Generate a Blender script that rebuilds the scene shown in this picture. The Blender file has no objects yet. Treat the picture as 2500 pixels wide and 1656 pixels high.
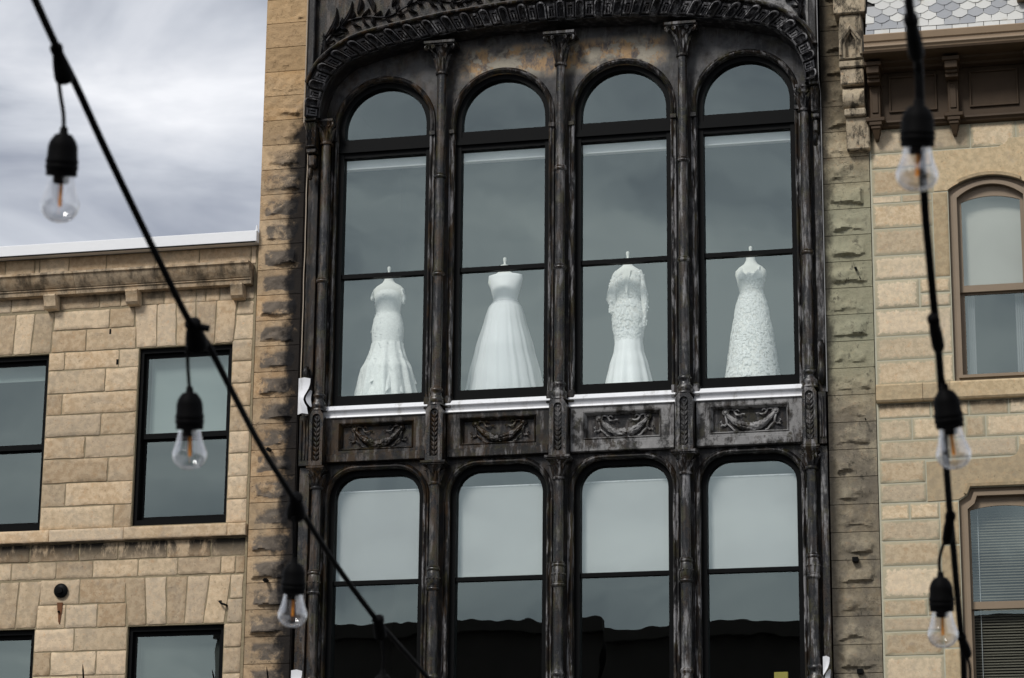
import bpy, bmesh, math, random
from mathutils import Vector, Matrix, noise
C = bpy.context.scene.collection
SC = bpy.context.scene
R = math.radians
# ------------------------------------------------------------------ camera
CAM = Vector((5.97421, -27.57943, 1.60466))
RT = Vector((0.973562, 0.228229, 0.009448)); UP = Vector((0.051823, -0.260969, 0.963955)); FW = Vector((-0.222468, 0.937980, 0.265897))
F = 6638.66
cd = bpy.data.cameras.new('camera'); cam = bpy.data.objects.new('camera', cd); C.objects.link(cam)
cam.matrix_world = Matrix(((RT.x, UP.x, -FW.x, CAM.x), (RT.y, UP.y, -FW.y, CAM.y), (RT.z, UP.z, -FW.z, CAM.z), (0, 0, 0, 1)))
cd.sensor_width = 36; cd.lens = F / 2500 * 36; cd.clip_start = 0.1; cd.clip_end = 3000
cd.dof.use_dof = True; cd.dof.focus_distance = 28.6; cd.dof.aperture_fstop = 16
SC.camera = cam
# ------------------------------------------------------------------ world
SUN_EL, SUN_AZ = R(43), R(203)      # azimuth clockwise from +Y: in front of the facade, a little to the left
world = bpy.data.worlds.new('World'); SC.world = world; world.use_nodes = True
wn = world.node_tree; wn.nodes.clear()
def wnode(t, **kw):
    n = wn.nodes.new(t)
    for k, v in kw.items(): setattr(n, k, v)
    return n
def wmath(op, a, b=None, c=None):
    n = wnode('ShaderNodeMath', operation=op)
    for i, v in enumerate((a, b, c)):
        if v is None: continue
        if hasattr(v, 'is_output'): wn.links.new(v, n.inputs[i])
        else: n.inputs[i].default_value = v
    return n.outputs[0]
sky = wnode('ShaderNodeTexSky', sky_type='NISHITA', sun_disc=False, sun_elevation=SUN_EL, sun_rotation=SUN_AZ)
tc = wnode('ShaderNodeTexCoord'); 
def wnoise(scale, detail, off, dist=0.0, rough=.55, st=(1, 1, 1)):
    m = wnode('ShaderNodeMapping'); m.inputs['Location'].default_value = off; m.inputs['Scale'].default_value = st; wn.links.new(tc.outputs['Generated'], m.inputs[0])
    n = wnode('ShaderNodeTexNoise'); n.inputs['Scale'].default_value = scale; n.inputs['Detail'].default_value = detail
    n.inputs['Distortion'].default_value = dist; n.inputs['Roughness'].default_value = rough
    wn.links.new(m.outputs[0], n.inputs[0]); return n.outputs[0]
na = wnoise(5.0, 6, (12.1, 1.7, 0.4), .25, .52, (1, 1, 1.9)); nb = wnoise(1.6, 3, (16.2, 5.1, 2.3)); nc = wnoise(9.0, 5, (10.2, 9.4, 4.0), .7, .5, (.8, .8, 2.3))
mixn = wmath('ADD', wmath('ADD', wmath('MULTIPLY', na, .42), wmath('MULTIPLY', nb, .12)), wmath('MULTIPLY', nc, .46))
rp = wnode('ShaderNodeValToRGB'); wn.links.new(mixn, rp.inputs[0])
e = rp.color_ramp.elements
e[0].position = .425; e[0].color = (1.9, 2.0, 2.3, 1)
e[1].position = .615; e[1].color = (5.5, 5.5, 5.6, 1)
m1 = rp.color_ramp.elements.new(.50); m1.color = (3.5, 3.6, 3.85, 1)
mx = wnode('ShaderNodeMix', data_type='RGBA'); mx.inputs[0].default_value = .9
wn.links.new(sky.outputs[0], mx.inputs[6]); wn.links.new(rp.outputs[0], mx.inputs[7])
bg = wnode('ShaderNodeBackground'); bg.inputs[1].default_value = 0.10; wn.links.new(mx.outputs[2], bg.inputs[0])
wo = wnode('ShaderNodeOutputWorld'); wn.links.new(bg.outputs[0], wo.inputs[0])
# ------------------------------------------------------------------ sun
sl = bpy.data.lights.new('sun', 'SUN'); sl.energy = 1.5; sl.angle = R(15); sl.color = (1, .97, .93)
so = bpy.data.objects.new('sun', sl); C.objects.link(so)
sdir = Vector((math.sin(SUN_AZ) * math.cos(SUN_EL), math.cos(SUN_AZ) * math.cos(SUN_EL), math.sin(SUN_EL)))
so.rotation_euler = sdir.to_track_quat('Z', 'Y').to_euler(); so.location = (0, -10, 30)
SC.view_settings.view_transform = 'Standard'; SC.view_settings.look = 'None'; SC.view_settings.exposure = 0.85; SC.view_settings.gamma = 1
SC.view_settings.use_curve_mapping = False
# ------------------------------------------------------------------ helpers
random.seed(7)
def rn(a, b): return random.uniform(a, b)
def at(px, py, d):                       # a point on the photograph's ray at depth d metres in front of the camera
    return CAM + (FW + RT * ((px - 1250) / F) - UP * ((py - 828) / F)) * d
def tag(o, label=None, cat=None, group=None, kind=None):
    if label: o['label'] = label
    if cat: o['category'] = cat
    if group: o['group'] = group
    if kind: o['kind'] = kind
    return o
def empty(name, loc=(0, 0, 0)):
    o = bpy.data.objects.new(name, None); C.objects.link(o); o.location = loc; return o
PW = {}
def adopt(o, parent):
    if parent is not None:
        o.parent = parent
        w = PW.get(parent.name)
        if w is None: w = Matrix.Translation(parent.location) if parent.parent is None else parent.matrix_world.copy()
        o.matrix_parent_inverse = Matrix.Identity(4)
class MB:
    def __init__(s): s.v = []; s.f = []; s.a = {}
    def add(s, vs, fs):
        b = len(s.v); s.v += [tuple(v) for v in vs]; s.f += [tuple(i + b for i in f) for f in fs]; return b
    def box(s, x0, x1, y0, y1, z0, z1, bev=0.0):
        if bev <= 0:
            vs = [(x, y, z) for x in (x0, x1) for y in (y0, y1) for z in (z0, z1)]
            s.add(vs, [(0, 1, 3, 2), (4, 6, 7, 5), (0, 4, 5, 1), (2, 3, 7, 6), (0, 2, 6, 4), (1, 5, 7, 3)])
        else:
            b = bev; ring = [(x0 + b, z0), (x1 - b, z0), (x1, z0 + b), (x1, z1 - b), (x1 - b, z1), (x0 + b, z1), (x0, z1 - b), (x0, z0 + b)]
            ins = [(x0 + b, z0 + b), (x1 - b, z0 + b), (x1 - b, z0 + b), (x1 - b, z1 - b), (x1 - b, z1 - b), (x0 + b, z1 - b), (x0 + b, z1 - b), (x0 + b, z0 + b)]
            vs = [(x, y1, z) for x, z in ring] + [(x, y0 + b, z) for x, z in ring] + [(x, y0, z) for x, z in [(x0 + b, z0 + b), (x1 - b, z0 + b), (x1 - b, z1 - b), (x0 + b, z1 - b)]]
            fs = [tuple(range(8))[::-1]]
            for i in range(8): j = (i + 1) % 8; fs.append((i, j, 8 + j, 8 + i))
            q = [0, 1, 1, 2, 2, 3, 3, 0]
            for i in range(8):
                j = (i + 1) % 8; a, c = 16 + q[i], 16 + q[j]
                fs.append((8 + i, 8 + j, c) if a == c else (8 + i, 8 + j, c, a))
            fs.append((16, 17, 18, 19))
            s.add(vs, [f[::-1] for f in fs])
        return s
    def tube(s, pts, rad, n=8, caps=True, flat=None):
        pts = [Vector(p) for p in pts]; m = len(pts); rs = rad if hasattr(rad, '__len__') else [rad] * m
        vs = []; t0 = (pts[1] - pts[0]).normalized(); up = Vector((0, -1, 0)) if abs(t0.y) < .9 else Vector((1, 0, 0))
        for i, p in enumerate(pts):
            t = (pts[min(i + 1, m - 1)] - pts[max(i - 1, 0)]).normalized()
            a = up - t * up.dot(t); a.normalize(); up = a; b = t.cross(a)
            for k in range(n):
                th = 2 * math.pi * k / n
                vs.append(p + (a * math.cos(th) * (flat or 1) + b * math.sin(th)) * rs[i])
        fs = []
        for i in range(m - 1):
            for k in range(n):
                k2 = (k + 1) % n; fs.append((i * n + k, i * n + k2, (i + 1) * n + k2, (i + 1) * n + k))
        if caps: fs.append(tuple(range(n))[::-1]); fs.append(tuple((m - 1) * n + k for k in range(n)))
        s.add(vs, fs); return s
    def lathe(s, prof, cx=0, cy=0, n=20, caps=True, M=None):   # prof [(r, z)]
        vs = []; fs = []; m = len(prof)
        for r, z in prof:
            for k in range(n):
                th = 2 * math.pi * k / n; v = Vector((cx + r * math.cos(th), cy + r * math.sin(th), z))
                vs.append(M @ v if M else v)
        for i in range(m - 1):
            for k in range(n):
                k2 = (k + 1) % n; fs.append((i * n + k, i * n + k2, (i + 1) * n + k2, (i + 1) * n + k))
        if caps: fs.append(tuple(range(n))[::-1]); fs.append(tuple((m - 1) * n + k for k in range(n)))
        s.add(vs, fs); return s
    def sweep(s, path, prof, closed=False, ends=True):           # path [(x,z)], prof [(n,y)] n to the LEFT of travel
        m = len(path); vs = []; P = [Vector(p) for p in path]; k = len(prof)
        for i in range(m):
            if closed: a, b = P[i - 1], P[(i + 1) % m]
            else: a, b = P[max(i - 1, 0)], P[min(i + 1, m - 1)]
            d1 = (P[i] - a); d2 = (b - P[i])
            if d1.length < 1e-9: d1 = d2
            if d2.length < 1e-9: d2 = d1
            d1.normalize(); d2.normalize()
            n1 = Vector((-d1.y, d1.x)); n2 = Vector((-d2.y, d2.x)); n = n1 + n2; n.normalize(); sc = 1 / max(.5, n.dot(n1))
            for q, y in prof: vs.append((P[i].x + n.x * q * sc, y, P[i].y + n.y * q * sc))
        fs = []
        for i in range(m if closed else m - 1):
            j = (i + 1) % m
            for q in range(k - 1): fs.append((i * k + q, j * k + q, j * k + q + 1, i * k + q + 1))
        if ends and not closed and k > 2:
            fs.append(tuple(range(k))); fs.append(tuple((m - 1) * k + q for q in range(k))[::-1])
        s.add(vs, fs); return s
    def build(s, name, m, parent=None, smooth=35, attr=None):
        me = bpy.data.meshes.new(name); me.from_pydata(s.v, [], s.f); me.materials.append(m)
        for k, vals in s.a.items():
            at_ = me.attributes.new(k, 'FLOAT', 'POINT'); at_.data.foreach_set('value', vals)
        bm = bmesh.new(); bm.from_mesh(me); bmesh.ops.recalc_face_normals(bm, faces=bm.faces); bm.to_mesh(me); bm.free()
        if smooth:
            me.shade_smooth(); me.set_sharp_from_angle(angle=R(smooth))
        me.update()
        o = bpy.data.objects.new(name, me); C.objects.link(o)
        if parent is not None: put(o, parent)
        return o
def wloc(o):
    l = Vector(o.location)
    while o.parent: o = o.parent; l += Vector(o.location)
    return l
def put(o, parent):                        # keep world place: shapes are written in world coordinates
    o.parent = parent; o.location = Vector(o.location) - wloc(parent)
def copy_tree(o, parent, off):
    c = o.copy(); C.objects.link(c)
    if parent is not None: c.parent = parent
    c.location = Vector(o.location) + Vector(off)
    for ch in [x for x in ALLCH(o)]: copy_tree(ch, c, (0, 0, 0))
    return c
def ALLCH(o): return [x for x in bpy.data.objects if x.parent == o]
def plate(name, loops, y0, y1, m, parent=None, bev=0.0, smooth=30):
    """flat casting/slab with openings: loops of (x,z), first is the outline; y0 front, y1 back"""
    cu = bpy.data.curves.new(name, 'CURVE'); cu.dimensions = '2D'; cu.fill_mode = 'BOTH'
    cu.extrude = abs(y1 - y0) / 2 - bev; cu.bevel_depth = bev; cu.bevel_resolution = 0; cu.offset = -bev
    for lp in loops:
        sp_ = cu.splines.new('POLY'); sp_.points.add(len(lp) - 1)
        for i, (x, z) in enumerate(lp): sp_.points[i].co = (x, z, 0, 1)
        sp_.use_cyclic_u = True
    to = bpy.data.objects.new('tmp', cu); me = bpy.data.meshes.new_from_object(to)
    ym = (y0 + y1) / 2
    for v in me.vertices: x, y, z = v.co; v.co = (x, ym - z, y)
    bpy.data.objects.remove(to); bpy.data.curves.remove(cu)
    me.materials.clear(); me.materials.append(m); me.name = name
    if smooth: me.shade_smooth(); me.set_sharp_from_angle(angle=R(smooth))
    o = bpy.data.objects.new(name, me); C.objects.link(o)
    if parent is not None: put(o, parent)
    return o
def arc(cx, cz, r, a0, a1, n, rz=None):
    return [(cx + r * math.cos(R(a0 + (a1 - a0) * i / n)), cz + (rz or r) * math.sin(R(a0 + (a1 - a0) * i / n))) for i in range(n + 1)]
# ------------------------------------------------------------------ materials
class NB:
    def __init__(s, name):
        s.m = bpy.data.materials.new(name); s.m.use_nodes = True; s.nt = s.m.node_tree; s.nt.nodes.clear()
        s.out = s.nt.nodes.new('ShaderNodeOutputMaterial'); s._pos = None
    def n(s, t, **kw):
        x = s.nt.nodes.new(t)
        for k, v in kw.items(): setattr(x, k, v)
        return x
    def set(s, inp, v):
        if hasattr(v, 'is_output'): s.nt.links.new(v, inp)
        else:
            if hasattr(inp.default_value, '__len__') and not hasattr(v, '__len__'): v = (v,) * len(inp.default_value)
            if hasattr(inp.default_value, '__len__') and len(inp.default_value) == 4 and len(v) == 3: v = (*v, 1)
            inp.default_value = v
    def ma(s, op, a, b=0.0, c=0.0, clamp=False):
        x = s.n('ShaderNodeMath', operation=op, use_clamp=clamp); s.set(x.inputs[0], a); s.set(x.inputs[1], b)
        if op in ('MULTIPLY_ADD',): s.set(x.inputs[2], c)
        return x.outputs[0]
    def mr(s, v, a, b, c=0.0, d=1.0, smooth=True):
        x = s.n('ShaderNodeMapRange', interpolation_type='SMOOTHSTEP' if smooth else 'LINEAR')
        for i, q in enumerate((v, a, b, c, d)): s.set(x.inputs[i], q)
        return x.outputs[0]
    def mix(s, f, a, b, mode='MIX'):
        x = s.n('ShaderNodeMix', data_type='RGBA', blend_type=mode); s.set(x.inputs[0], f); s.set(x.inputs[6], a); s.set(x.inputs[7], b); return x.outputs[2]
    def pos(s):
        if s._pos is None: s._pos = s.n('ShaderNodeNewGeometry').outputs['Position']
        return s._pos
    def xyz(s):
        x = s.n('ShaderNodeSeparateXYZ'); s.set(x.inputs[0], s.pos()); return x.outputs
    def noise(s, scale, detail=4, rough=.55, stretch=(1, 1, 1), off=(0, 0, 0), dist=0.0, vec=None):
        mp = s.n('ShaderNodeMapping'); s.set(mp.inputs[0], vec or s.pos()); mp.inputs['Scale'].default_value = stretch; mp.inputs['Location'].default_value = off
        x = s.n('ShaderNodeTexNoise'); s.set(x.inputs['Vector'], mp.outputs[0]); s.set(x.inputs['Scale'], scale); s.set(x.inputs['Detail'], detail)
        s.set(x.inputs['Roughness'], rough); s.set(x.inputs['Distortion'], dist); return x.outputs[0]
    def bump(s, h, strength, dist, nrm=None):
        x = s.n('ShaderNodeBump'); s.set(x.inputs['Height'], h); s.set(x.inputs['Strength'], strength); s.set(x.inputs['Distance'], dist)
        if nrm is not None: s.set(x.inputs['Normal'], nrm)
        return x.outputs[0]
    def bsdf(s, col, rough=.8, nrm=None, metal=0.0, spec=.5, **kw):
        x = s.n('ShaderNodeBsdfPrincipled'); s.set(x.inputs['Base Color'], col); s.set(x.inputs['Roughness'], rough); s.set(x.inputs['Metallic'], metal)
        s.set(x.inputs['Specular IOR Level'], spec)
        if nrm is not None: s.set(x.inputs['Normal'], nrm)
        for k, v in kw.items(): s.set(x.inputs[k], v)
        s.nt.links.new(x.outputs[0], s.out.inputs[0]); return s.m
    def rnd(s): return s.n('ShaderNodeObjectInfo').outputs['Random']
    def attr(s, nm): return s.n('ShaderNodeAttribute', attribute_name=nm).outputs['Fac']
def flat_mat(name, col, rough=.6, metal=0, spec=.5, var=.15, scale=8, bump=0.0):
    b = NB(name); n = b.noise(scale, 5); c = b.mix(n, tuple(x * (1 - var) for x in col), tuple(min(1, x * (1 + var)) for x in col))
    nr = b.bump(n, bump, .01) if bump else None
    return b.bsdf(c, rough, nr, metal, spec)
# masonry: tan sandstone / limestone
def stone_mat(name, ca, cb, cc, soot=None, smear=None, bumpd=.012, rough=.9, scale=1.0):
    b = NB(name); rd = b.rnd()
    big = b.noise(3.1 * scale, 4, off=(3, 1, 2)); mid = b.noise(16 * scale, 6, .65); fine = b.noise(70 * scale, 4, .7)
    base = b.mix(b.mr(rd, .15, .85), ca, cb)
    base = b.mix(b.mr(b.ma('FRACT', b.ma('MULTIPLY', rd, 13.7)), .60, .95, 0, .65), base, tuple(x * q for x, q in zip(ca, (1.12, 1.18, 1.32))))
    base = b.mix(b.mr(big, .45, .68, 0, .75), base, cc)
    base = b.mix(b.mr(mid, .40, .60, 0, .55), base, tuple(min(1, x * q) for x, q in zip(ca, (1.4, 1.4, 1.42))))
    org = b.mr(b.noise(19 * scale, 6, .75, off=(4, 9, 6)), .54, .68, 0, .35); base = b.mix(org, base, (.55, .31, .15))
    gry = b.mr(b.noise(7 * scale, 6, .75, off=(14, 2, 6)), .55, .70, 0, .35); base = b.mix(gry, base, (.33, .285, .235))
    spots = b.mr(b.noise(26 * scale, 5, .75, off=(9, 4, 1)), .60, .70, 0, .5)
    base = b.mix(spots, base, (.28, .18, .10))
    pits = b.mr(b.noise(48, 3, .6, off=(2, 8, 5)), .62, .72, 0, .4)
    base = b.mix(pits, base, (.10, .085, .06))
    tone = b.ma('MULTIPLY_ADD', b.ma('FRACT', b.ma('MULTIPLY', rd, 7.31)), .40, .74)
    base = b.mix(1.0, base, tone, 'MULTIPLY')
    if smear:
        ed = b.attr('edge'); k = b.ma('ADD', ed, b.ma('MULTIPLY', b.ma('SUBTRACT', b.noise(30, 5, .7, off=(5, 5, 5)), .5), 1.7))
        base = b.mix(b.mr(k, .62, .35, 0, .8), base, smear)
    if scale < 1:
        ck = b.ma('ABSOLUTE', b.ma('SUBTRACT', b.noise(6, 4, .65, off=(21, 3, 7), dist=.6, stretch=(.7, 1, 1.5)), .5)); ck = b.ma('MULTIPLY', b.mr(ck, .012, .0), b.mr(b.noise(4, 2, off=(0, 31, 0)), .48, .56))
        base = b.mix(b.ma('MULTIPLY', ck, .85), base, (.025, .02, .016))
    if soot: base = soot(b, base)
    h = b.ma('ADD', b.ma('MULTIPLY', mid, .7), b.ma('ADD', b.ma('MULTIPLY', fine, .25), b.ma('MULTIPLY', pits, -.5)))
    return b.bsdf(base, rough, b.bump(h, .9, bumpd), 0, .15)
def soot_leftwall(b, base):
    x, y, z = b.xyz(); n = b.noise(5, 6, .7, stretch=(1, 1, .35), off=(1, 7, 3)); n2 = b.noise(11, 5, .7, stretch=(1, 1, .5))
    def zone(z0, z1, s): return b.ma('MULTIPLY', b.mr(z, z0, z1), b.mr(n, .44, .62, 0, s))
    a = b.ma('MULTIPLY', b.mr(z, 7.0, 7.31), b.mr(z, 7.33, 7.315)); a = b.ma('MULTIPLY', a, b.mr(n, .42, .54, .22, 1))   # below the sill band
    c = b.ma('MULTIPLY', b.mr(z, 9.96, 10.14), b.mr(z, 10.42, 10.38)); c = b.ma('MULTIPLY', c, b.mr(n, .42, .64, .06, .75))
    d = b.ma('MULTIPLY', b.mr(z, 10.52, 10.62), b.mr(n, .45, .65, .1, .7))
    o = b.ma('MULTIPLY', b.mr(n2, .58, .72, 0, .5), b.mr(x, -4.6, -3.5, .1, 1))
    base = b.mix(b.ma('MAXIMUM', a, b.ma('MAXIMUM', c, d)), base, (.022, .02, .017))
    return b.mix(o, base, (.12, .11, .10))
def soot_leftpier(b, base):
    x, y, z = b.xyz(); n = b.noise(4.5, 6, .7, off=(4, 2, 9)); n2 = b.noise(13, 5, .7)
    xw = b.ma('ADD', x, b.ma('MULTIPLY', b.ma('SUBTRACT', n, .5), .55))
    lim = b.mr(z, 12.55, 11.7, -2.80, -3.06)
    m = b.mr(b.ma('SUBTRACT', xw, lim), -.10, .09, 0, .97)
    g = b.ma('MULTIPLY', b.mr(z, 12.1, 11.2, .12, 1), b.ma('MULTIPLY', b.mr(b.ma('ADD', n, b.ma('MULTIPLY', b.ma('ADD', x, 3.2), .4)), .36, .50, .25, .95), b.mr(b.attr('edge'), .1, .7, .22, 1)))
    base = b.mix(g, base, b.mix(n2, (.055, .046, .038), (.17, .145, .12)))
    base = b.mix(b.ma('MULTIPLY', b.mr(z, 11.3, 12.6), .6), base, b.mix(.5, base, (.46, .27, .10)))
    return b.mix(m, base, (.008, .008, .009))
def soot_rightpier(b, base):
    x, y, z = b.xyz(); n = b.noise(4.5, 6, .7, off=(8, 2, 1), stretch=(1, 1, .7)); n2 = b.noise(12, 6, .75, off=(1, 2, 1), stretch=(1, 1, .6))
    gr = b.ma('MULTIPLY', b.mr(z, 8.2, 9.0), b.mr(z, 11.2, 10.6))
    base = b.mix(b.ma('MULTIPLY', gr, .75), base, b.mix(n2, (.20, .205, .135), (.32, .315, .225)))
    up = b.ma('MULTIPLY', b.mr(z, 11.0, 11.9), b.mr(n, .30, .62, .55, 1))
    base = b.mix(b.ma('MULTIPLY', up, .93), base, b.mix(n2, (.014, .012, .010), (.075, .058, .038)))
    lo = b.ma('MULTIPLY', b.mr(z, 8.9, 8.2), b.mr(n, .35, .6, .35, .85))
    base = b.mix(lo, base, b.mix(n2, (.055, .047, .038), (.17, .15, .12)))
    st = b.mr(n2, .54, .64, 0, .75)
    base = b.mix(b.ma('MULTIPLY', st, b.mr(n, .40, .6, .2, 1)), base, (.03, .028, .022))
    lf = b.mr(b.ma('ADD', x, b.ma('MULTIPLY', b.ma('SUBTRACT', n, .5), .3)), 2.99, 2.87, 0, .85)
    return b.mix(lf, base, (.014, .013, .012))
def soot_rightwall(b, base):
    x, y, z = b.xyz(); n = b.noise(7, 6, .7, off=(8, 2, 1))
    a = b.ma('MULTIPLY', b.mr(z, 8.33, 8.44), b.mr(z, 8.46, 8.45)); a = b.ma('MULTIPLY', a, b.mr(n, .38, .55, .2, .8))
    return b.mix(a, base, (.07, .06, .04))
M_LW = stone_mat('tan limestone of the low building', (.46, .36, .24), (.45, .325, .20), (.42, .345, .25), soot_leftwall)
M_LWM = flat_mat('old mortar between tan stones', (.245, .20, .125), .95, var=.35, scale=25, bump=.6)
M_LP = stone_mat('rock faced sandstone', (.40, .29, .175), (.38, .25, .135), (.34, .27, .185), soot_leftpier, bumpd=.02, scale=.8)
M_RP = stone_mat('greenish weathered sandstone', (.33, .28, .19), (.31, .25, .16), (.27, .25, .18), soot_rightpier, bumpd=.02, scale=.8)
M_RW = stone_mat('peach limestone of the mansard building', (.48, .39, .265), (.475, .36, .225), (.46, .39, .275), soot_rightwall, smear=(.35, .32, .225), bumpd=.008)
M_CB = stone_mat('pale carved sandstone with soot', (.36, .30, .21), (.35, .28, .19), (.31, .26, .19), lambda b, base: b.mix(b.mr(b.noise(8, 6, .75, off=(3, 7, 1), stretch=(1, 1, .5)), .46, .60, 0, .88), base, (.03, .026, .021)), bumpd=.01)
M_RWM = flat_mat('raised pale green grey pointing', (.40, .385, .29), .9, var=.15, scale=20, bump=.3)
M_RS = stone_mat('smooth dressed limestone', (.42, .33, .205), (.41, .315, .19), (.40, .325, .21), None, bumpd=.004)
# weathered cast iron
def iron_mat(name, brown, pale, stain=False, dark=(.0045, .0045, .005), chalk=0, rlo=.22):
    b = NB(name); x, y, z = b.xyz()
    st = b.noise(17, 6, .72, stretch=(1, 1, .12), off=(3, 3, 1)); pa = b.noise(2.3, 5, .65, off=(6, 1, 4)); fi = b.noise(60, 5, .7); pk = b.noise(9, 7, .75, off=(1, 5, 2), stretch=(1, 1, .45))
    side = b.mr(x, -2.4, 1.4)                                    # the front is browner to the left, greyer and chalkier to the right
    base = b.mix(fi, tuple(v * .7 for v in dark), tuple(v * 1.4 for v in dark))
    bm = b.ma('MULTIPLY', b.mr(pk, .44, .56), b.mr(pa, .36, .56, .15, 1))
    bm = b.ma('MULTIPLY', bm, b.ma('MULTIPLY', b.ma('MULTIPLY_ADD', side, -.55, 1.0), brown))
    base = b.mix(bm, base, b.mix(st, (.024, .012, .0045), (.05, .030, .013)))
    mos = b.ma('MULTIPLY', b.mr(b.noise(6, 5, .7, off=(2, 2, 8)), .50, .64), .5 * brown)
    base = b.mix(mos, base, (.038, .034, .011))
    pm = b.ma('MULTIPLY', b.mr(st, .49, .60), b.mr(pk, .40, .58, .05, 1))
    pm = b.ma('MULTIPLY', pm, b.ma('MULTIPLY', b.ma('MULTIPLY_ADD', side, .72, .34), pale), clamp=True)
    base = b.mix(pm, base, b.mix(fi, (.07, .07, .073), (.32, .315, .32)))  # pale oxidised streaks, which also paint in highlights on the iron
    if chalk:
        ch = b.noise(5, 6, .7, off=(5, 8, 1), stretch=(1, 1, .8)); cm = b.ma('MULTIPLY', b.mr(ch, .43, .56, .06, 1), b.mr(x, -.08, .12))
        base = b.mix(b.ma('MULTIPLY', cm, chalk), base, b.mix(pk, (.05, .049, .048), (.38, .375, .37)))
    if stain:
        zn = b.ma('MULTIPLY', b.mr(z, 12.34, 12.50), b.mr(z, 12.82, 12.70))  # stain stops short of the arch, painting in the black shadow beneath it
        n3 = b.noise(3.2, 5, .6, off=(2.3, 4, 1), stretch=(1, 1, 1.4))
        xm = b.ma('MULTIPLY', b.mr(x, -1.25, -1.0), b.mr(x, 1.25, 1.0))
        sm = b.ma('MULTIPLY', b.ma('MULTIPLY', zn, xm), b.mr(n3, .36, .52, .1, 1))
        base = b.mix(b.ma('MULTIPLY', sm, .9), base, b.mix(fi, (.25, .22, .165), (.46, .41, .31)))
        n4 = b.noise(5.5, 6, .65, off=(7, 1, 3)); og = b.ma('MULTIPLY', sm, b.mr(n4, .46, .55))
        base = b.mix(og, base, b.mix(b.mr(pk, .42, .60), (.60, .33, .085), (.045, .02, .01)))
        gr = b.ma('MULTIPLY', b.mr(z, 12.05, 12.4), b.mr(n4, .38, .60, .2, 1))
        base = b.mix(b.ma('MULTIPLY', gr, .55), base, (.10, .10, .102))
    h = b.ma('ADD', b.ma('MULTIPLY', fi, .4), b.ma('MULTIPLY', pk, .8))
    ro = b.ma('ADD', rlo, b.ma('MULTIPLY', b.ma('ADD', fi, pm), .35))
    return b.bsdf(base, ro, b.bump(h, .7, .007), .0, .24 if rlo > .2 else .5)
M_IR = iron_mat('weathered black cast iron', 1.0, .75)
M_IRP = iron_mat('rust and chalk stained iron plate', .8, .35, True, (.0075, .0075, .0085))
M_COL = iron_mat('streaked iron column paint', 1.45, .85, rlo=.12)
M_MUL = iron_mat('peeling chalky mullion paint', 1.1, 2.4)
M_SPD = iron_mat('chalky iron panel', 1.0, .9, False, (.006, .0055, .005), 1.0)
M_ARC = iron_mat('dark arch iron', .25, .5, False, (.007, .007, .008))
M_FLU = iron_mat('chalky fluted arch iron', .25, 1.7, False, (.026, .026, .029))
M_FR = flat_mat('satin black window frame', (.0035, .0038, .004), .45, spec=.06)
M_CAB = flat_mat('black rubber cable', (.003, .003, .0033), .6, spec=.04)
b = NB('white painted sheet metal'); g1 = b.noise(14, 5, .7, stretch=(1, 1, .2)); g2 = b.noise(5, 4)
M_WHM = b.bsdf(b.mix(b.ma('MULTIPLY', b.mr(g1, .48, .68), b.mr(g2, .4, .65, .1, .6)), (.70, .71, .73), (.33, .32, .30)), .4, None, 0, .4)
M_FLS = flat_mat('pale grey roof flashing', (.74, .75, .76), .4, var=.05, scale=3)
M_WHG = flat_mat('grey shadow line of sheet metal', (.50, .51, .53), .4, var=.06)
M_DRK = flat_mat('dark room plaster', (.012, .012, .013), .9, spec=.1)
M_FLR = flat_mat('dark timber floor', (.05, .035, .022), .6)
M_TAN = flat_mat('taupe painted wood', (.205, .15, .095), .5, var=.15, scale=5)
M_BRN = flat_mat('brown painted cornice', (.052, .033, .018), .6, spec=.2, var=.35, scale=5)
M_GUT = flat_mat('tan painted gutter', (.26, .185, .115), .45, var=.1, scale=4)
M_BLD = flat_mat('pale roller blind', (.43, .435, .435), .8, var=.08, scale=1)
M_BLG = flat_mat('grey green roller blind', (.22, .255, .245), .8, var=.05, scale=1)
M_BLK = flat_mat('dim grey green blind', (.03, .036, .033), .8, var=.3, scale=2)
M_BLC = flat_mat('cream roller blind', (.46, .43, .38), .8, var=.08, scale=1)
M_SLT = flat_mat('aluminium blind slats', (.15, .135, .105), .5, var=.05)
M_CUR = flat_mat('sheer window curtain', (.3, .3, .31), .9, var=.1, scale=4)
M_RST = flat_mat('rusty steel', (.13, .05, .018), .9, var=.4, scale=30)
M_YEL = flat_mat('yellow card', (.50, .42, .10), .8)
b = NB('slate'); rd = b.rnd(); f = b.noise(40, 5, .7)
M_SLA = b.bsdf(b.mix(b.mr(b.noise(9, 4), .55, .7, 0, .25), b.mix(b.mr(rd, .2, .8), (.25, .26, .275), (.50, .50, .475)), (.40, .36, .28)), .55, b.bump(f, .4, .003))
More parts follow.
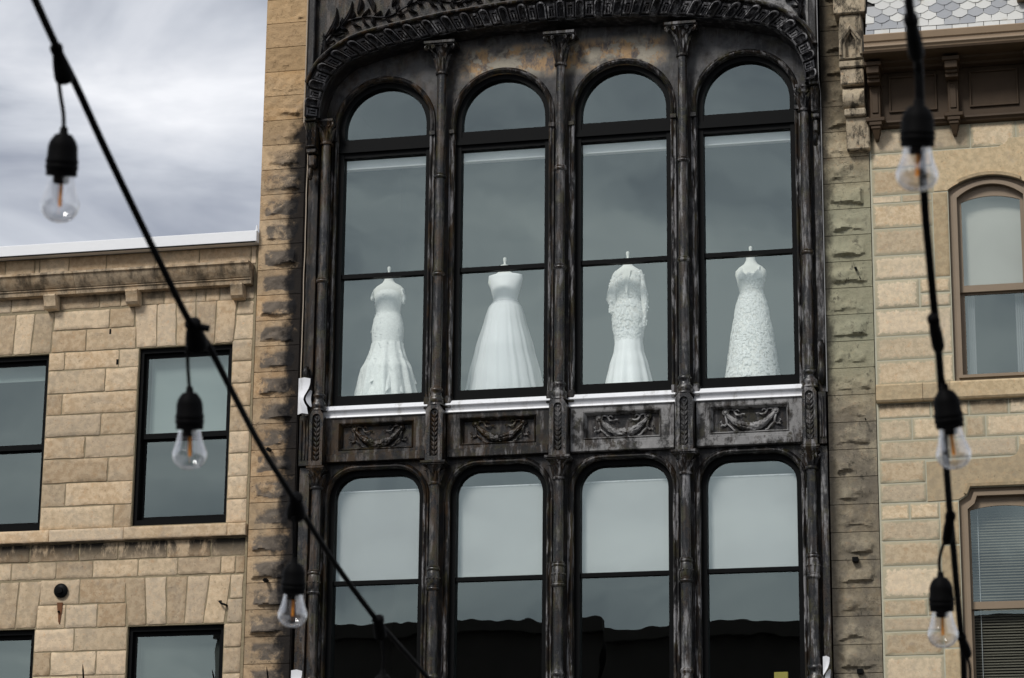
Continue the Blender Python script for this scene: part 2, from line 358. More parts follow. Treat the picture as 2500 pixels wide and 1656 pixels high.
def glass_mat(name, tint, k, base, wav):
    b = NB(name); nn = b.noise(1.6, 2, .5, stretch=(1, 1, .6)); n2 = b.noise(.8, 1)
    nr = b.bump(b.ma('ADD', nn, n2), wav, .05)
    g = b.n('ShaderNodeBsdfGlossy'); b.set(g.inputs['Roughness'], .002); b.set(g.inputs['Color'], (.80, .94, .90)); b.set(g.inputs['Normal'], nr)
    t = b.n('ShaderNodeBsdfTransparent'); b.set(t.inputs[0], tint)
    fr = b.n('ShaderNodeFresnel'); b.set(fr.inputs[0], 1.5)
    bf = b.n('ShaderNodeNewGeometry').outputs['Backfacing']; fac = b.ma('MULTIPLY_ADD', fr.outputs[0], k, base); fc = b.ma('MULTIPLY', b.ma('MINIMUM', fac, 1.0), b.ma('SUBTRACT', 1.0, bf))
    mxs = b.n('ShaderNodeMixShader'); b.set(mxs.inputs[0], fc); b.nt.links.new(t.outputs[0], mxs.inputs[1]); b.nt.links.new(g.outputs[0], mxs.inputs[2])
    b.nt.links.new(mxs.outputs[0], b.out.inputs[0]); return b.m
M_GL = glass_mat('window glass', (.975, .99, .985), 1.7, .15, .03)
M_GL2 = glass_mat('wavy window glass', (.96, .98, .975), 1.6, .12, .03)
def bulb_mat():
    b = NB('clear bulb glass'); g = b.n('ShaderNodeBsdfGlossy'); b.set(g.inputs['Roughness'], .03); b.set(g.inputs['Color'], (1, 1, 1))
    t = b.n('ShaderNodeBsdfTransparent'); lw = b.n('ShaderNodeLayerWeight'); b.set(lw.inputs[0], .32)
    b.set(t.inputs[0], b.mix(b.ma('POWER', lw.outputs['Facing'], 2.2), (.97, .97, .97), (.75, .76, .80)))
    fac = b.ma('MULTIPLY_ADD', b.ma('POWER', lw.outputs['Facing'], 1.0), .95, .13)
    mxs = b.n('ShaderNodeMixShader'); b.set(mxs.inputs[0], fac); b.nt.links.new(t.outputs[0], mxs.inputs[1]); b.nt.links.new(g.outputs[0], mxs.inputs[2])
    b.nt.links.new(mxs.outputs[0], b.out.inputs[0]); return b.m
M_BULB = bulb_mat()
M_FIL = flat_mat('amber filament', (.95, .33, .02), .6, var=.05)
M_SAT = flat_mat('white satin', (.93, .93, .94), .55, var=.02, scale=4)
def lace_mat(name, a, c, sc):
    b = NB(name); n = b.noise(sc, 5, .7); v = b.n('ShaderNodeTexVoronoi'); b.set(v.inputs['Vector'], b.pos()); b.set(v.inputs['Scale'], sc)
    k = b.mr(v.outputs['Distance'], .1, .6); return b.bsdf(b.mix(b.ma('MULTIPLY', k, b.mr(n, .35, .6)), a, c), .8, b.bump(k, .2, .004))
M_LAC = lace_mat('white lace', (.94, .94, .92), (.84, .84, .82), 34)
M_LAC2 = lace_mat('lace over nude lining', (.93, .93, .91), (.72, .70, .66), 26)
M_PET = flat_mat('white lace petals', (.96, .96, .95), .8, var=.02)
M_FORM = flat_mat('cream dress form jersey and bounce floor', (.88, .87, .82), .8, var=.03)
def tulle_mat():
    b = NB('white tulle'); d = b.n('ShaderNodeBsdfDiffuse'); b.set(d.inputs[0], (.88, .88, .9)); t = b.n('ShaderNodeBsdfTransparent')
    mxs = b.n('ShaderNodeMixShader'); b.set(mxs.inputs[0], .45); b.nt.links.new(t.outputs[0], mxs.inputs[1]); b.nt.links.new(d.outputs[0], mxs.inputs[2])
    b.nt.links.new(mxs.outputs[0], b.out.inputs[0]); return b.m
M_TUL = tulle_mat()
M_ASP = flat_mat('asphalt', (.05, .05, .052), .9, var=.25, scale=6, bump=.3)
M_PAV = flat_mat('concrete pavement', (.30, .29, .27), .9, var=.15, scale=4)
M_OPP = flat_mat('dark brick across the street', (.045, .035, .03), .9, var=.3, scale=3)
M_ROOF = flat_mat('dark roofing felt', (.05, .05, .05), .95)
M_LINE = flat_mat('road paint', (.75, .74, .68), .7)
# ------------------------------------------------------------------ ground
tag(MB().box(-300, 300, -400, 300, -.5, 0).build('ground', M_ASP, smooth=0), kind='structure')
tag(MB().box(-80, 80, -4.2, -.42, 0, .14).build('pavement', M_PAV, smooth=0), kind='structure')
tag(MB().box(-80, 80, -44, -40, 0, .14).build('pavement', M_PAV, smooth=0), kind='structure')
rd_ = MB(); rd_.box(-80, 80, -22.16, -22.04, .002, .006); rd_.box(-80, 80, -21.86, -21.74, .002, .006)
tag(rd_.build('road_marking', M_LINE, smooth=0), kind='structure')
# ------------------------------------------------------------------ stone makers
def outline(q, n=3, jit=.009, rc=.012):
    """q four corners (x,z) anticlockwise from bottom left -> irregular rounded outline"""
    o = []
    for i in range(4):
        a = Vector(q[i]); c = Vector(q[(i + 1) % 4]); d = (c - a); L = d.length; d.normalize(); nm = Vector((d.y, -d.x))
        k = max(2, min(5, int(L / .12) + 1)); r_ = rc * rn(.5, 1.6)
        for j in range(k + 1):
            t = r_ + (L - 2 * r_) * j / k
            o.append(a + d * t - nm * rn(0, jit) * (1 if 0 < j < k else .3))
    return o
def stone(q, yf, dep, m, parent, jit=.009, rc=.012, bev=.007, proud=None, gap=.006):
    c = sum((Vector(p) for p in q), Vector((0, 0))) / 4
    qq = []
    for p in q:
        d = Vector(p) - c; qq.append((p[0] - math.copysign(gap, d.x), p[1] - math.copysign(gap, d.y)))
    ol = outline(qq, jit=jit, rc=rc); n = len(ol); yf = yf - (rn(0, .005) if proud is None else proud)
    mb = MB(); w = min(max(p.x for p in ol) - min(p.x for p in ol), max(p.y for p in ol) - min(p.y for p in ol))
    def ring(ins, y):
        out = []
        for p in ol:
            d = c - p; dx = math.copysign(min(abs(d.x), ins), d.x); dz = math.copysign(min(abs(d.y), ins), d.y); out.append((p.x + dx, y, p.y + dz))
        return out
    tl = rn(-.004, .004)
    vs = ring(0, yf + dep) + ring(0, yf + bev) + ring(bev, yf + tl * .3) + ring(w * .22, yf + tl) + [(c.x, yf + tl, c.y)]
    fs = []
    for k in range(3):
        for i in range(n):
            j = (i + 1) % n; fs.append((k * n + i, k * n + j, (k + 1) * n + j, (k + 1) * n + i))
    for i in range(n): fs.append((3 * n + i, 3 * n + (i + 1) % n, 4 * n))
    mb.add(vs, fs); mb.a['edge'] = [0.0] * (2 * n) + [.1] * n + [1.0] * n + [1.0]
    return mb.build('stone', m, parent, smooth=50)
def rect(x0, x1, z0, z1): return [(x0, z0), (x1, z0), (x1, z1), (x0, z1)]
def rock(x0, x1, z0, z1, yf, m, parent, seed, bulge=.06, mg=.055, nx=18, nz=11, mgx=None, dep=.1):
    nx, nz = 30, 18
    mb = MB(); vs = []; mgx = mgx or mg; zj = noise.noise(Vector((seed, 0, 9))) * .02
    rr_ = random.Random(int(seed * 1000)); pl = [(rr_.uniform(x0 + .05, x1 - .05), rr_.uniform(z0 + .05, z1 - .04), rr_.uniform(-.55, .55), rr_.uniform(-.9, .5), rr_.uniform(.0, .035)) for _ in range(8)]
    sty = noise.noise(Vector((seed * 2.3, 7, 1))); bulge *= 1 + 1.1 * sty; ly = .5 + .9 * noise.noise(Vector((seed, 2, 8)))
    ee = []
    for j in range(nz + 1):
        for i in range(nx + 1):
            u, w = i / nx, j / nz; x = x0 + (x1 - x0) * u; z = z0 + (z1 - z0) * w
            P = Vector((x * 7 + seed * 3.1, z * 7, seed)); dx = min(x - x0, x1 - x) - mgx * (1 + .9 * noise.noise(P * 1.1)); 
            db = z - z0 - mg * (1.05 + .7 * noise.noise(Vector((x * 6, seed * 5, 0))) + .25 * noise.noise(Vector((x * 31, seed, 0)))); dt = z1 - z - mg * (.7 + .4 * noise.noise(Vector((x * 9, seed * 2, 4))))
            e = min(max(0, min(dx / .05, db / .014, dt / .09)), 1); e = e * e * (3 - 2 * e) * .6 + e * .4
            rg = abs(noise.noise(P * .9)) * .9 + abs(noise.noise(P * 2.1)) * .45 + noise.noise(P * 4.3) * .16
            fac_ = min(c_ + a_ * (x - px_) + b_ * (z - pz_) for px_, pz_, a_, b_, c_ in pl)
            y = yf - max(-.004, e * (bulge * (.55 + ly * (1 - w)) + max(-.05, fac_) * .62 + .014 + (rg - .3) * .03)) - (0 if e > 0 else .0015 * noise.noise(P * 5))
            vs.append((x + (e > 0) * e * noise.noise(P * 3) * .004, y, z)); ee.append(e)
    fs = [(j * (nx + 1) + i, j * (nx + 1) + i + 1, (j + 1) * (nx + 1) + i + 1, (j + 1) * (nx + 1) + i) for j in range(nz) for i in range(nx)]
    mb.add(vs, fs); EE = ee
    bd = [(i, 0) for i in range(nx)] + [(nx, j) for j in range(nz)] + [(i, nz) for i in range(nx, 0, -1)] + [(0, j) for j in range(nz, 0, -1)]
    k = len(mb.v); ids = [j * (nx + 1) + i for i, j in bd]
    mb.v += [(mb.v[q][0], yf + dep, mb.v[q][2]) for q in ids]; L = len(ids)
    mb.f += [(ids[i], k + i, k + (i + 1) % L, ids[(i + 1) % L]) for i in range(L)]
    mb.a['edge'] = EE + [0.0] * (len(mb.v) - len(EE))
    return mb.build('stone', m, parent, smooth=24)
# =================================================================== LOW STONE BUILDING (left)
YL = -.20
LB = tag(empty('stone_building', (-5.3, YL, 0)), 'low tan stone building with carved cornice, grey roof flashing and black sash windows', 'building')
WA = (-6.91, -5.835, 7.47, 9.48); WB = (-4.768, -3.68, 7.48, 9.49); WC = (-6.90, -5.822, 4.35, 6.38); WD = (-4.75, -3.655, 4.35, 6.378)
lw = plate('wall', [rect(-8.4, -3.425, 0, 10.6)] + [[(a, c), (a, d), (b_, d), (b_, c)] for a, b_, c, d in (WA, WB, WC, WD)], YL + .004, YL + .26, M_LWM, LB)
MB().box(-8.4, -3.43, .9, 12, 0, 10.45).build('building_body', M_DRK, LB, 0)
MB().box(-8.4, -3.43, YL + .27, 12.01, 10.455, 10.52).build('roof', M_ROOF, LB, 0)
def lst(q, **k): return stone(q, YL, .05, M_LW, lw, bev=.002, gap=.004, **k)
LV = [9.965, 9.741, 9.487, 9.28, 9.01, 8.765, 8.513, 8.262, 7.987, 7.728, 7.465]
JT = [[-5.136], [-5.402], [-5.646, -5.003], [-5.153], [-5.649], [-5.18], [-5.351], [-5.069], [-5.553], [-4.973]]
for k in range(10):
    l0, r0 = (-5.80, -4.84) if k == 0 else (-5.815, -4.812) if k == 1 else (-5.835, -4.768)
    xs = [l0] + JT[k] + [r0]
    for a, c in zip(xs, xs[1:]): lst(rect(a, c, LV[k + 1], LV[k]))
QZ = [9.965, 9.81, 9.526, 9.28, 9.03, 8.768, 8.489, 8.242, 7.988, 7.734, 7.47]
for k in range(10):
    l0 = -3.65 if k < 2 else -3.68
    lst([(l0 + (k == 1) * -.02, QZ[k + 1]), (-3.445, QZ[k + 1]), (-3.445, QZ[k]), (l0 + (k == 0) * .015, QZ[k])])
def vous(tops, bots, zt, zb):
    for i in range(len(tops) - 1): lst([(bots[i], zb), (bots[i + 1], zb), (tops[i + 1], zt), (tops[i], zt)], jit=.009)
vous([-7.15, -6.92, -6.69, -6.46, -6.259, -6.031, -5.796], [-7.1, -6.9, -6.68, -6.47, -6.27, -6.058, -5.823], 9.958, 9.486)
vous([-4.849, -4.579, -4.355, -4.125, -3.88, -3.64], [-4.803, -4.564, -4.334, -4.12, -3.892, -3.672], 9.99, 9.492)
vous([-7.15, -6.9, -6.68, -6.47, -6.261, -6.031, -5.764], [-7.1, -6.9, -6.69, -6.5, -6.274, -6.052, -5.816], 6.905, 6.386)
vous([-4.81, -4.577, -4.33, -4.091, -3.838, -3.594], [-4.754, -4.537, -4.306, -4.106, -3.891, -3.655], 6.91, 6.384)
for xs, zt, zb in (([-7.2, -6.8, -6.425, -6.067, -6.012, -5.656, -5.209, -4.625, -4.107, -3.503, -3.435], 10.60, 10.385),
                   ([-7.1, -6.7, -6.325, -5.914, -5.733, -5.263, -5.014, -4.758, -4.5, -4.126, -4.012, -3.851, -3.547, -3.445], 10.14, 9.982),
                   ([-7.1, -6.5, -5.929, -5.348, -4.9, -4.335, -3.835, -3.445], 7.312, 7.113),
                   ([-7.1, -6.6, -6.133, -5.611, -5.185, -4.664, -4.207, -3.716, -3.55, -3.445], 7.113, 6.918),
                   ([-5.785, -5.324, -4.79], 6.915, 6.637), ([-5.81, -5.475, -5.105, -4.772], 6.637, 6.374),
                   ([-5.822, -5.362, -4.75], 6.374, 6.121), ([-5.822, -5.62, -5.093, -4.75], 6.121, 5.859), ([-5.822, -5.3, -4.75], 5.859, 5.60),
                   ([-5.822, -5.5, -4.95, -4.75], 5.60, 5.33), ([-5.822, -5.2, -4.75], 5.33, 5.06)):
    for a, c in zip(xs, xs[1:]): lst(rect(a, c, zb, zt), jit=.009)
for k, (zt, zb) in enumerate(zip([6.91, 6.645, 6.38, 6.12, 5.841, 5.58, 5.3], [6.645, 6.38, 6.12, 5.841, 5.58, 5.3, 5.05])):
    l0 = -3.60 if k == 0 else -3.63 if k == 1 else -3.655
    lst(rect(l0, -3.452, zb, zt))
for zt, zb in zip(LV[2:], LV[3:]): lst(rect(-7.3, -6.92, zb, zt))
xs = [-7.2, -6.55, -5.691, -4.826, -3.638, -3.43]
for a, c in zip(xs, xs[1:]): stone(rect(a, c, 7.318, 7.458), -.27, .12, M_LW, lw, jit=.001, rc=.003, gap=.001, proud=0)
# cornice (four lengths butted end to end)
prof = [(.0, YL), (.0, -.405), (-.028, -.415), (-.04, -.395), (-.07, -.385), (-.115, -.365), (-.15, -.335), (-.165, -.325), (-.168, -.31), (-.185, -.315), (-.19, -.30), (-.235, -.295), (-.24, YL)]
for a, c in ((-8.4, -7.0), (-7.0, -5.52), (-5.516, -4.56), (-4.556, -3.46)):
    MB().sweep([(a, 10.372), (c, 10.372)], [(n, y) for n, y in prof]).build('cornice', M_LW, LB, 25)
for x0 in (-6.86, -5.878, -4.905, -3.68):
    mb = MB(); w = .138
    prf = [(.0, YL), (.0, -.36), (-.02, -.365), (-.075, -.335), (-.13, -.325), (-.155, -.30), (-.16, YL)]
    vs = []; fs = []
    for xx in (x0, x0 + w):
        for n, y in prf: vs.append((xx, y, 10.131 + n))
    k = len(prf); fs = [(i, i + 1, k + i + 1, k + i) for i in range(k - 1)] + [tuple(range(k)), tuple(range(k, 2 * k))]
    mb.add(vs, fs); mb.build('bracket', M_LW, LB, 20)
fl = MB(); fl.box(-8.4, -3.40, -.335, .35, 10.607, 10.735, .006); fl.build('roof_flashing', M_FLS, LB, 20)
MB().box(-8.4, -3.415, -.345, -.32, 10.60, 10.606).build('drip_edge', M_FR, LB, 0)
mb = MB(); mb.add([(-3.43, -.30, 10.737), (-3.40, -.30, 10.737), (-3.405, -.31, 10.80), (-3.418, -.30, 10.80)] + [(-3.43, -.28, 10.737), (-3.40, -.28, 10.737), (-3.405, -.29, 10.80), (-3.418, -.28, 10.80)], [(0, 1, 2, 3), (4, 7, 6, 5), (0, 4, 5, 1), (1, 5, 6, 2), (2, 6, 7, 3), (3, 7, 4, 0)])
mb.build('flashing_tip', M_FLS, LB, 0)
def sash_window(x0, x1, z0, z1, yw, parent, rail, jl=.075, blind=None, mat=None, gl=None):
    mat = mat or M_FR; w = plate('window', [rect(x0 + .002, x1 - .002, z0 + .002, z1 - .002), [(x0 + .045, z0 + .07), (x0 + .045, z1 - .055), (x1 - .045, z1 - .055), (x1 - .045, z0 + .07)]], yw + .05, yw + .24, mat, parent)
    yf = yw + .10
    up = plate('upper_sash', [rect(x0 + .046, x1 - .046, rail, z1 - .056), [(x0 + jl, rail + .06), (x0 + jl, z1 - .10), (x1 - jl, z1 - .10), (x1 - jl, rail + .06)]], yf, yf + .035, mat, w)
    lo = plate('lower_sash', [rect(x0 + .046, x1 - .046, z0 + .071, rail + .03), [(x0 + jl, z0 + .12), (x0 + jl, rail - .02), (x1 - jl, rail - .02), (x1 - jl, z0 + .12)]], yf + .04, yf + .08, mat, w)
    MB().box(x0 + jl - .01, x1 - jl + .01, yf + .015, yf + .021, rail + .05, z1 - .09).build('pane', gl or M_GL2, w, 0)
    MB().box(x0 + jl - .01, x1 - jl + .01, yf + .058, yf + .064, z0 + .11, rail - .01).build('pane', gl or M_GL2, w, 0)
    if blind:
        MB().box(x0 + .08, x1 - .08, yf + .12, yf + .125, blind[0], z1 - .06).build('blind', blind[1], w, 0)
        MB().box(x0 + .08, x1 - .08, yf + .115, yf + .13, blind[0] - .02, blind[0]).build('blind_bar', blind[1], w, 0)
    return w
sash_window(*WA, YL, LB, 8.41, blind=(9.25, M_BLG))
sash_window(*WB, YL, LB, 8.47, blind=(8.50, M_BLG))
sash_window(*WC, YL, LB, 5.3, blind=(5.36, M_BLK)); sash_window(*WD, YL, LB, 5.3, blind=(5.36, M_BLK))
MB().lathe([(.0, 0), (.062, .0), (.078, .012), (.08, .03), (.06, .045), (.035, .05), (.032, .065), (.0, .066)], n=24, caps=False, M=Matrix.Translation((-5.533, YL, 6.787)) @ Matrix.Rotation(R(90), 4, 'X')).build('anchor_plate', M_FR, LB, 40)
# rust run under the plate: a thin crust on the stone with a shape of its own
mb = MB(); pts = [(-5.575, 6.66), (-5.57, 6.60), (-5.555, 6.52), (-5.55, 6.45), (-5.535, 6.42), (-5.525, 6.50), (-5.515, 6.56), (-5.51, 6.66)]
plate('rust_run', [pts[::-1]], YL - .012, YL + .0, M_RST, LB); MB().tube([(-5.545, YL - .01, 6.56), (-5.545, YL - .035, 6.555)], .012, 6).build('bolt', M_FR, LB)
MB().tube([(-3.70, YL, 6.62), (-3.70, YL - .05, 6.61), (-3.675, YL - .06, 6.585), (-3.64, YL - .05, 6.575), (-3.63, YL, 6.57)], .012, 6).build('iron_hook', M_FR, LB)
for x, z in ((-5.12, 9.70), (-5.02, 9.345)):
    MB().box(x - .012, x + .012, YL - .004, YL + .01, z - .03, z + .03, .002).build('putlog_hole', M_FR, LB, 0)
# =================================================================== IRON FRONTED BUILDING
IB = tag(empty('iron_front_building', (0, 0, 0)), 'tall black cast iron shopfront under a wide fluted arch, between two rock faced stone piers', 'building')
BAY = 1.35; CX = [-2.025, -.675, .675, 2.025]
def up_arch(cx, r, zs=11.93, z0=8.72, n=28): return [(cx + r, z0)] + arc(cx, zs, r, 0, 180, n) + [(cx - r, z0)]
def lo_arch(cx, hw, zt, rc, z0=4.9, n=10):
    return [(cx + hw, z0)] + arc(cx + hw - rc, zt - rc, rc, 0, 90, n) + arc(cx - hw + rc, zt - rc, rc, 90, 180, n) + [(cx - hw, z0)]
AI = [(2.72, 11.99), (2.715, 12.10), (2.68, 12.27), (2.585, 12.47), (2.40, 12.635), (2.165, 12.715), (1.92, 12.78), (1.61, 12.83), (1.32, 12.873), (.93, 12.91), (.6, 12.927), (.29, 12.936), (0, 12.938)]
AO = [(2.855, 11.99), (2.85, 12.15), (2.815, 12.35), (2.70, 12.585), (2.51, 12.75), (2.30, 12.855), (2.06, 12.92), (1.67, 12.985), (1.30, 13.04), (.98, 13.07), (.65, 13.10), (.30, 13.115), (0, 13.12)]
def sym(h): return h + [(-x, z) for x, z in h[-2::-1]]
AI, AO = sym(AI), sym(AO)
def dense(p, n):
    """even resample of a Catmull-Rom through p"""
    q = []; P = [Vector(p[0]) * 2 - Vector(p[1])] + [Vector(a) for a in p] + [Vector(p[-1]) * 2 - Vector(p[-2])]
    for i in range(1, len(P) - 2):
        for j in range(12):
            t = j / 12; a, b_, c, d = P[i - 1:i + 3]
            q.append(.5 * ((2 * b_) + (c - a) * t + (2 * a - 5 * b_ + 4 * c - d) * t * t + (3 * b_ - a - 3 * c + d) * t ** 3))
    q.append(P[-2]); L = [0]
    for a, b_ in zip(q, q[1:]): L.append(L[-1] + (b_ - a).length)
    out = []; j = 0
    for i in range(n + 1):
        s = L[-1] * i / n
        while j < len(L) - 2 and L[j + 1] < s: j += 1
        t = (s - L[j]) / max(1e-9, L[j + 1] - L[j]); out.append(tuple(q[j].lerp(q[j + 1], min(1, t))))
    return out
dI, dO = dense(AI, 124), dense(AO, 124)
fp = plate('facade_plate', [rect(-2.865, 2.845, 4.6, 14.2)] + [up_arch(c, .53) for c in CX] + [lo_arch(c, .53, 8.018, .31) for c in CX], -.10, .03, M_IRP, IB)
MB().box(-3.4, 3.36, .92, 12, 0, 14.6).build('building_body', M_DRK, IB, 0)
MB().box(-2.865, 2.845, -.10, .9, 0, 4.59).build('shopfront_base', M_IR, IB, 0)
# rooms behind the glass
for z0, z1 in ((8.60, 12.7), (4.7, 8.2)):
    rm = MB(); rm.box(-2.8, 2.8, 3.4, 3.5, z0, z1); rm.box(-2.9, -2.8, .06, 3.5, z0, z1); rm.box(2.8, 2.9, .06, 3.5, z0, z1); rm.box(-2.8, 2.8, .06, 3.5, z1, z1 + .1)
    rm.build('room_wall', M_DRK, IB, 0); MB().box(-2.8, 2.8, .06, 3.5, z0 - .1, z0).build('room_floor', M_FLR if z0 < 6 else M_FORM, IB, 0)  # upper floor made pale, added to bounce daylight up onto the dresses
# (rooms pass through the body: cut the body back)
bd = [o for o in ALLCH(IB) if o.name.startswith('building_body')][0]; bpy.data.objects.remove(bd)
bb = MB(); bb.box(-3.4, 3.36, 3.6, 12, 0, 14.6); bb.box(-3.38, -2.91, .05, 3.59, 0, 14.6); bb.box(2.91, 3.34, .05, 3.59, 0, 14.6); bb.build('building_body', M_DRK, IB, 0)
# windows
for i, c in enumerate(CX):
    o_ = up_arch(c, .529); i_ = [(c + .473, 8.86)] + arc(c, 11.93, .473, 0, 180, 28) + [(c - .473, 8.86)]
    w = plate('window', [o_, i_[::-1]], -.06, .045, M_FR, IB)
    if i == 0: w['label'] = 'round headed black window with mermaid gown behind'
    MB().box(c - .5285, c + .5285, -.085, .0445, 11.655, 11.735).build('transom', M_FR, w, 0)
    MB().box(c - .474, c + .474, -.05, .044, 11.60, 11.815).build('transom_bar', M_FR, w, 0)
    MB().box(c - .474, c + .474, -.035, .044, 10.202, 10.25).build('sash_rail', M_FR, w, 0)
    plate('pane', [[(c + .48, 11.80)] + arc(c, 11.93, .48, 0, 180, 24) + [(c - .48, 11.80)]], 0.0, .006, M_GL, w)
    MB().box(c - .48, c + .48, 0, .006, 10.24, 11.61).build('pane', M_GL, w, 0); MB().box(c - .48, c + .48, .004, .010, 8.85, 10.21).build('pane', M_GL, w, 0)
    MB().box(c - .49, c + .49, .05, .12, 11.50, 11.64).build('ceiling_line_box', M_PET, w, 0)  # whitened box added to stand in for a lit ceiling line
    # moulding ring
    mp = [(0, -.10), (0, -.115), (.008, -.14), (.022, -.15), (.036, -.142), (.042, -.125), (.05, -.128), (.06, -.118), (.064, -.10)]
    MB().sweep([(x, z) for x, z in [(c - .53, 11.80)] + arc(c, 11.93, .53, 180, 0, 32) + [(c + .53, 11.80)]], mp).build('arch_moulding', M_IR, IB, 40)
    for s in (-1, 1): MB().box(c + s * .565 - .034, c + s * .565 + .034, -.165, -.098, 11.77, 11.82, .004).build('arch_stop', M_IR, IB, 0)
    # lower window
    w = plate('window', [lo_arch(c, .529, 8.017, .31), lo_arch(c, .473, 7.962, .255, 5.0)[::-1]], -.06, .045, M_FR, IB)
    MB().box(c - .474, c + .474, -.035, .044, 6.779, 6.824).build('sash_rail', M_FR, w, 0)
    plate('pane', [lo_arch(c, .48, 7.97, .26, 6.81)], 0, .006, M_GL, w); MB().box(c - .48, c + .48, .004, .010, 4.95, 6.79).build('pane', M_GL2, w, 0)
    MB().box(c - .50, c + .50, .050, .054, 6.80, 7.80).build('blind', M_BLD, w, 0); MB().tube([(c - .5, .06, 7.812), (c + .5, .06, 7.812)], .012, 8).build('blind_roller', M_WHM, w)
    pth = [(c - .53, 7.62)] + arc(c - .22, 7.708, .31, 180, 90, 10) + arc(c + .22, 7.708, .31, 90, 0, 10) + [(c + .53, 7.62)]
    MB().sweep(pth, mp).build('arch_moulding', M_IR, IB, 40)
    # white sheet metal sill
    sw = .585; x0, x1 = (c - .60 if i == 0 else c - .575), c + .578
    mb = MB(); pr = [(0, -.02), (0, -.175), (-.052, -.213), (-.058, -.21), (-.062, -.19), (-.108, -.172), (-.112, -.182), (-.13, -.188), (-.135, -.16), (-.135, -.02)]
    mb.sweep([(x0, 8.722), (x1, 8.722)], pr); mb.build('sill', M_WHM, IB, 20)
    # spandrel panel
    x0, x1 = c - .555, c + .555
    pn = plate('spandrel_panel', [rect(x0, x1, 8.195, 8.586), [(c - .42, 8.225), (c - .42, 8.532), (c + .42, 8.532), (c + .42, 8.225)]], -.165, -.101, M_SPD, IB)
    MB().box(x0, x1, -.178, -.101, 8.10, 8.193, .006).build('spandrel_beam', M_SPD, IB, 0)
    MB().sweep([(c - .42, 8.225), (c + .42, 8.225), (c + .42, 8.532), (c - .42, 8.532)], [(0, -.166), (.0, -.158), (.010, -.172), (.02, -.150), (.03, -.132), (.036, -.103)], closed=True).build('panel_frame', M_SPD, pn, 30)
# mullion strips
for k in range(-2, 3):
    X = k * BAY if abs(k) < 2 else math.copysign(2.66, k)
    for s in (-1, 1):
        if abs(k) == 2 and s * k > 0: continue
        for z0, z1 in ((8.60, 11.77), (4.7, 7.62)):
            pr = [(0, -.10), (0, -.125), (.006, -.145), (.018, -.152), (.03, -.145), (.036, -.13), (.046, -.128), (.052, -.14), (.06, -.14), (.062, -.10)]
            xe = (k * BAY + s * .145) if abs(k) < 2 else (k * BAY - math.copysign(.145, k))
            path = [(xe, z0), (xe, z1)] if s > 0 else [(xe, z1), (xe, z0)]
            MB().sweep(path, pr).build('mullion_strip', M_MUL, IB, 30)
    for z0, z1 in ((8.40, 8.64),):
        pass
# columns -------------------------------------------------------------
YC = -.235
def leaf(mb, base, out, h, w, lean, curl, n=6):
    """acanthus leaf standing at base, bending outwards along out"""
    side = out.cross(Vector((0, 0, 1))).normalized(); vs = []
    for i in range(n + 1):
        t = i / n; ww = w * math.sin(math.pi * min(1, .25 + .75 * t) ** 1.1) ** .6 * (1 - .35 * t) * (1 + .22 * math.sin(t * 19))
        o = out * (lean * t ** 1.6 + curl * max(0, t - .7) * 3); z = h * (t - max(0, t - .8) * 1.2)
        c = base + o + Vector((0, 0, z)); rid = out * (.012 * math.sin(math.pi * t) + .004)
        vs += [c - side * ww, c - side * ww * .45 + rid * .7, c + rid * 1.3, c + side * ww * .45 + rid * .7, c + side * ww]
    fs = [(i * 5 + j, i * 5 + j + 1, i * 5 + j + 6, i * 5 + j + 5) for i in range(n) for j in range(4)]
    vs2 = [v - out * .008 for v in vs]; k = len(vs)
    mb.add(vs + vs2, fs + [tuple(k + q for q in f_)[::-1] for f_ in fs] + [(i * 5, (i + 1) * 5, k + (i + 1) * 5, k + i * 5) for i in range(n)] + [(i * 5 + 4, k + i * 5 + 4, k + (i + 1) * 5 + 4, (i + 1) * 5 + 4) for i in range(n)])
def spiral(mb, c, ax, r0, turns=1.6, rad=.009):
    """volute: ax = outward horizontal direction, spiral in plane (ax, z)"""
    pts = []; rs = []
    for i in range(26):
        t = i / 25; a = -math.pi * .5 + turns * 2 * math.pi * t; r = r0 * (1 - .8 * t); pts.append(c + ax * (r * math.cos(a)) + Vector((0, 0, r * math.sin(a)))); rs.append(rad * (1.15 - .5 * t))
    mb.tube(pts, rs, 7)
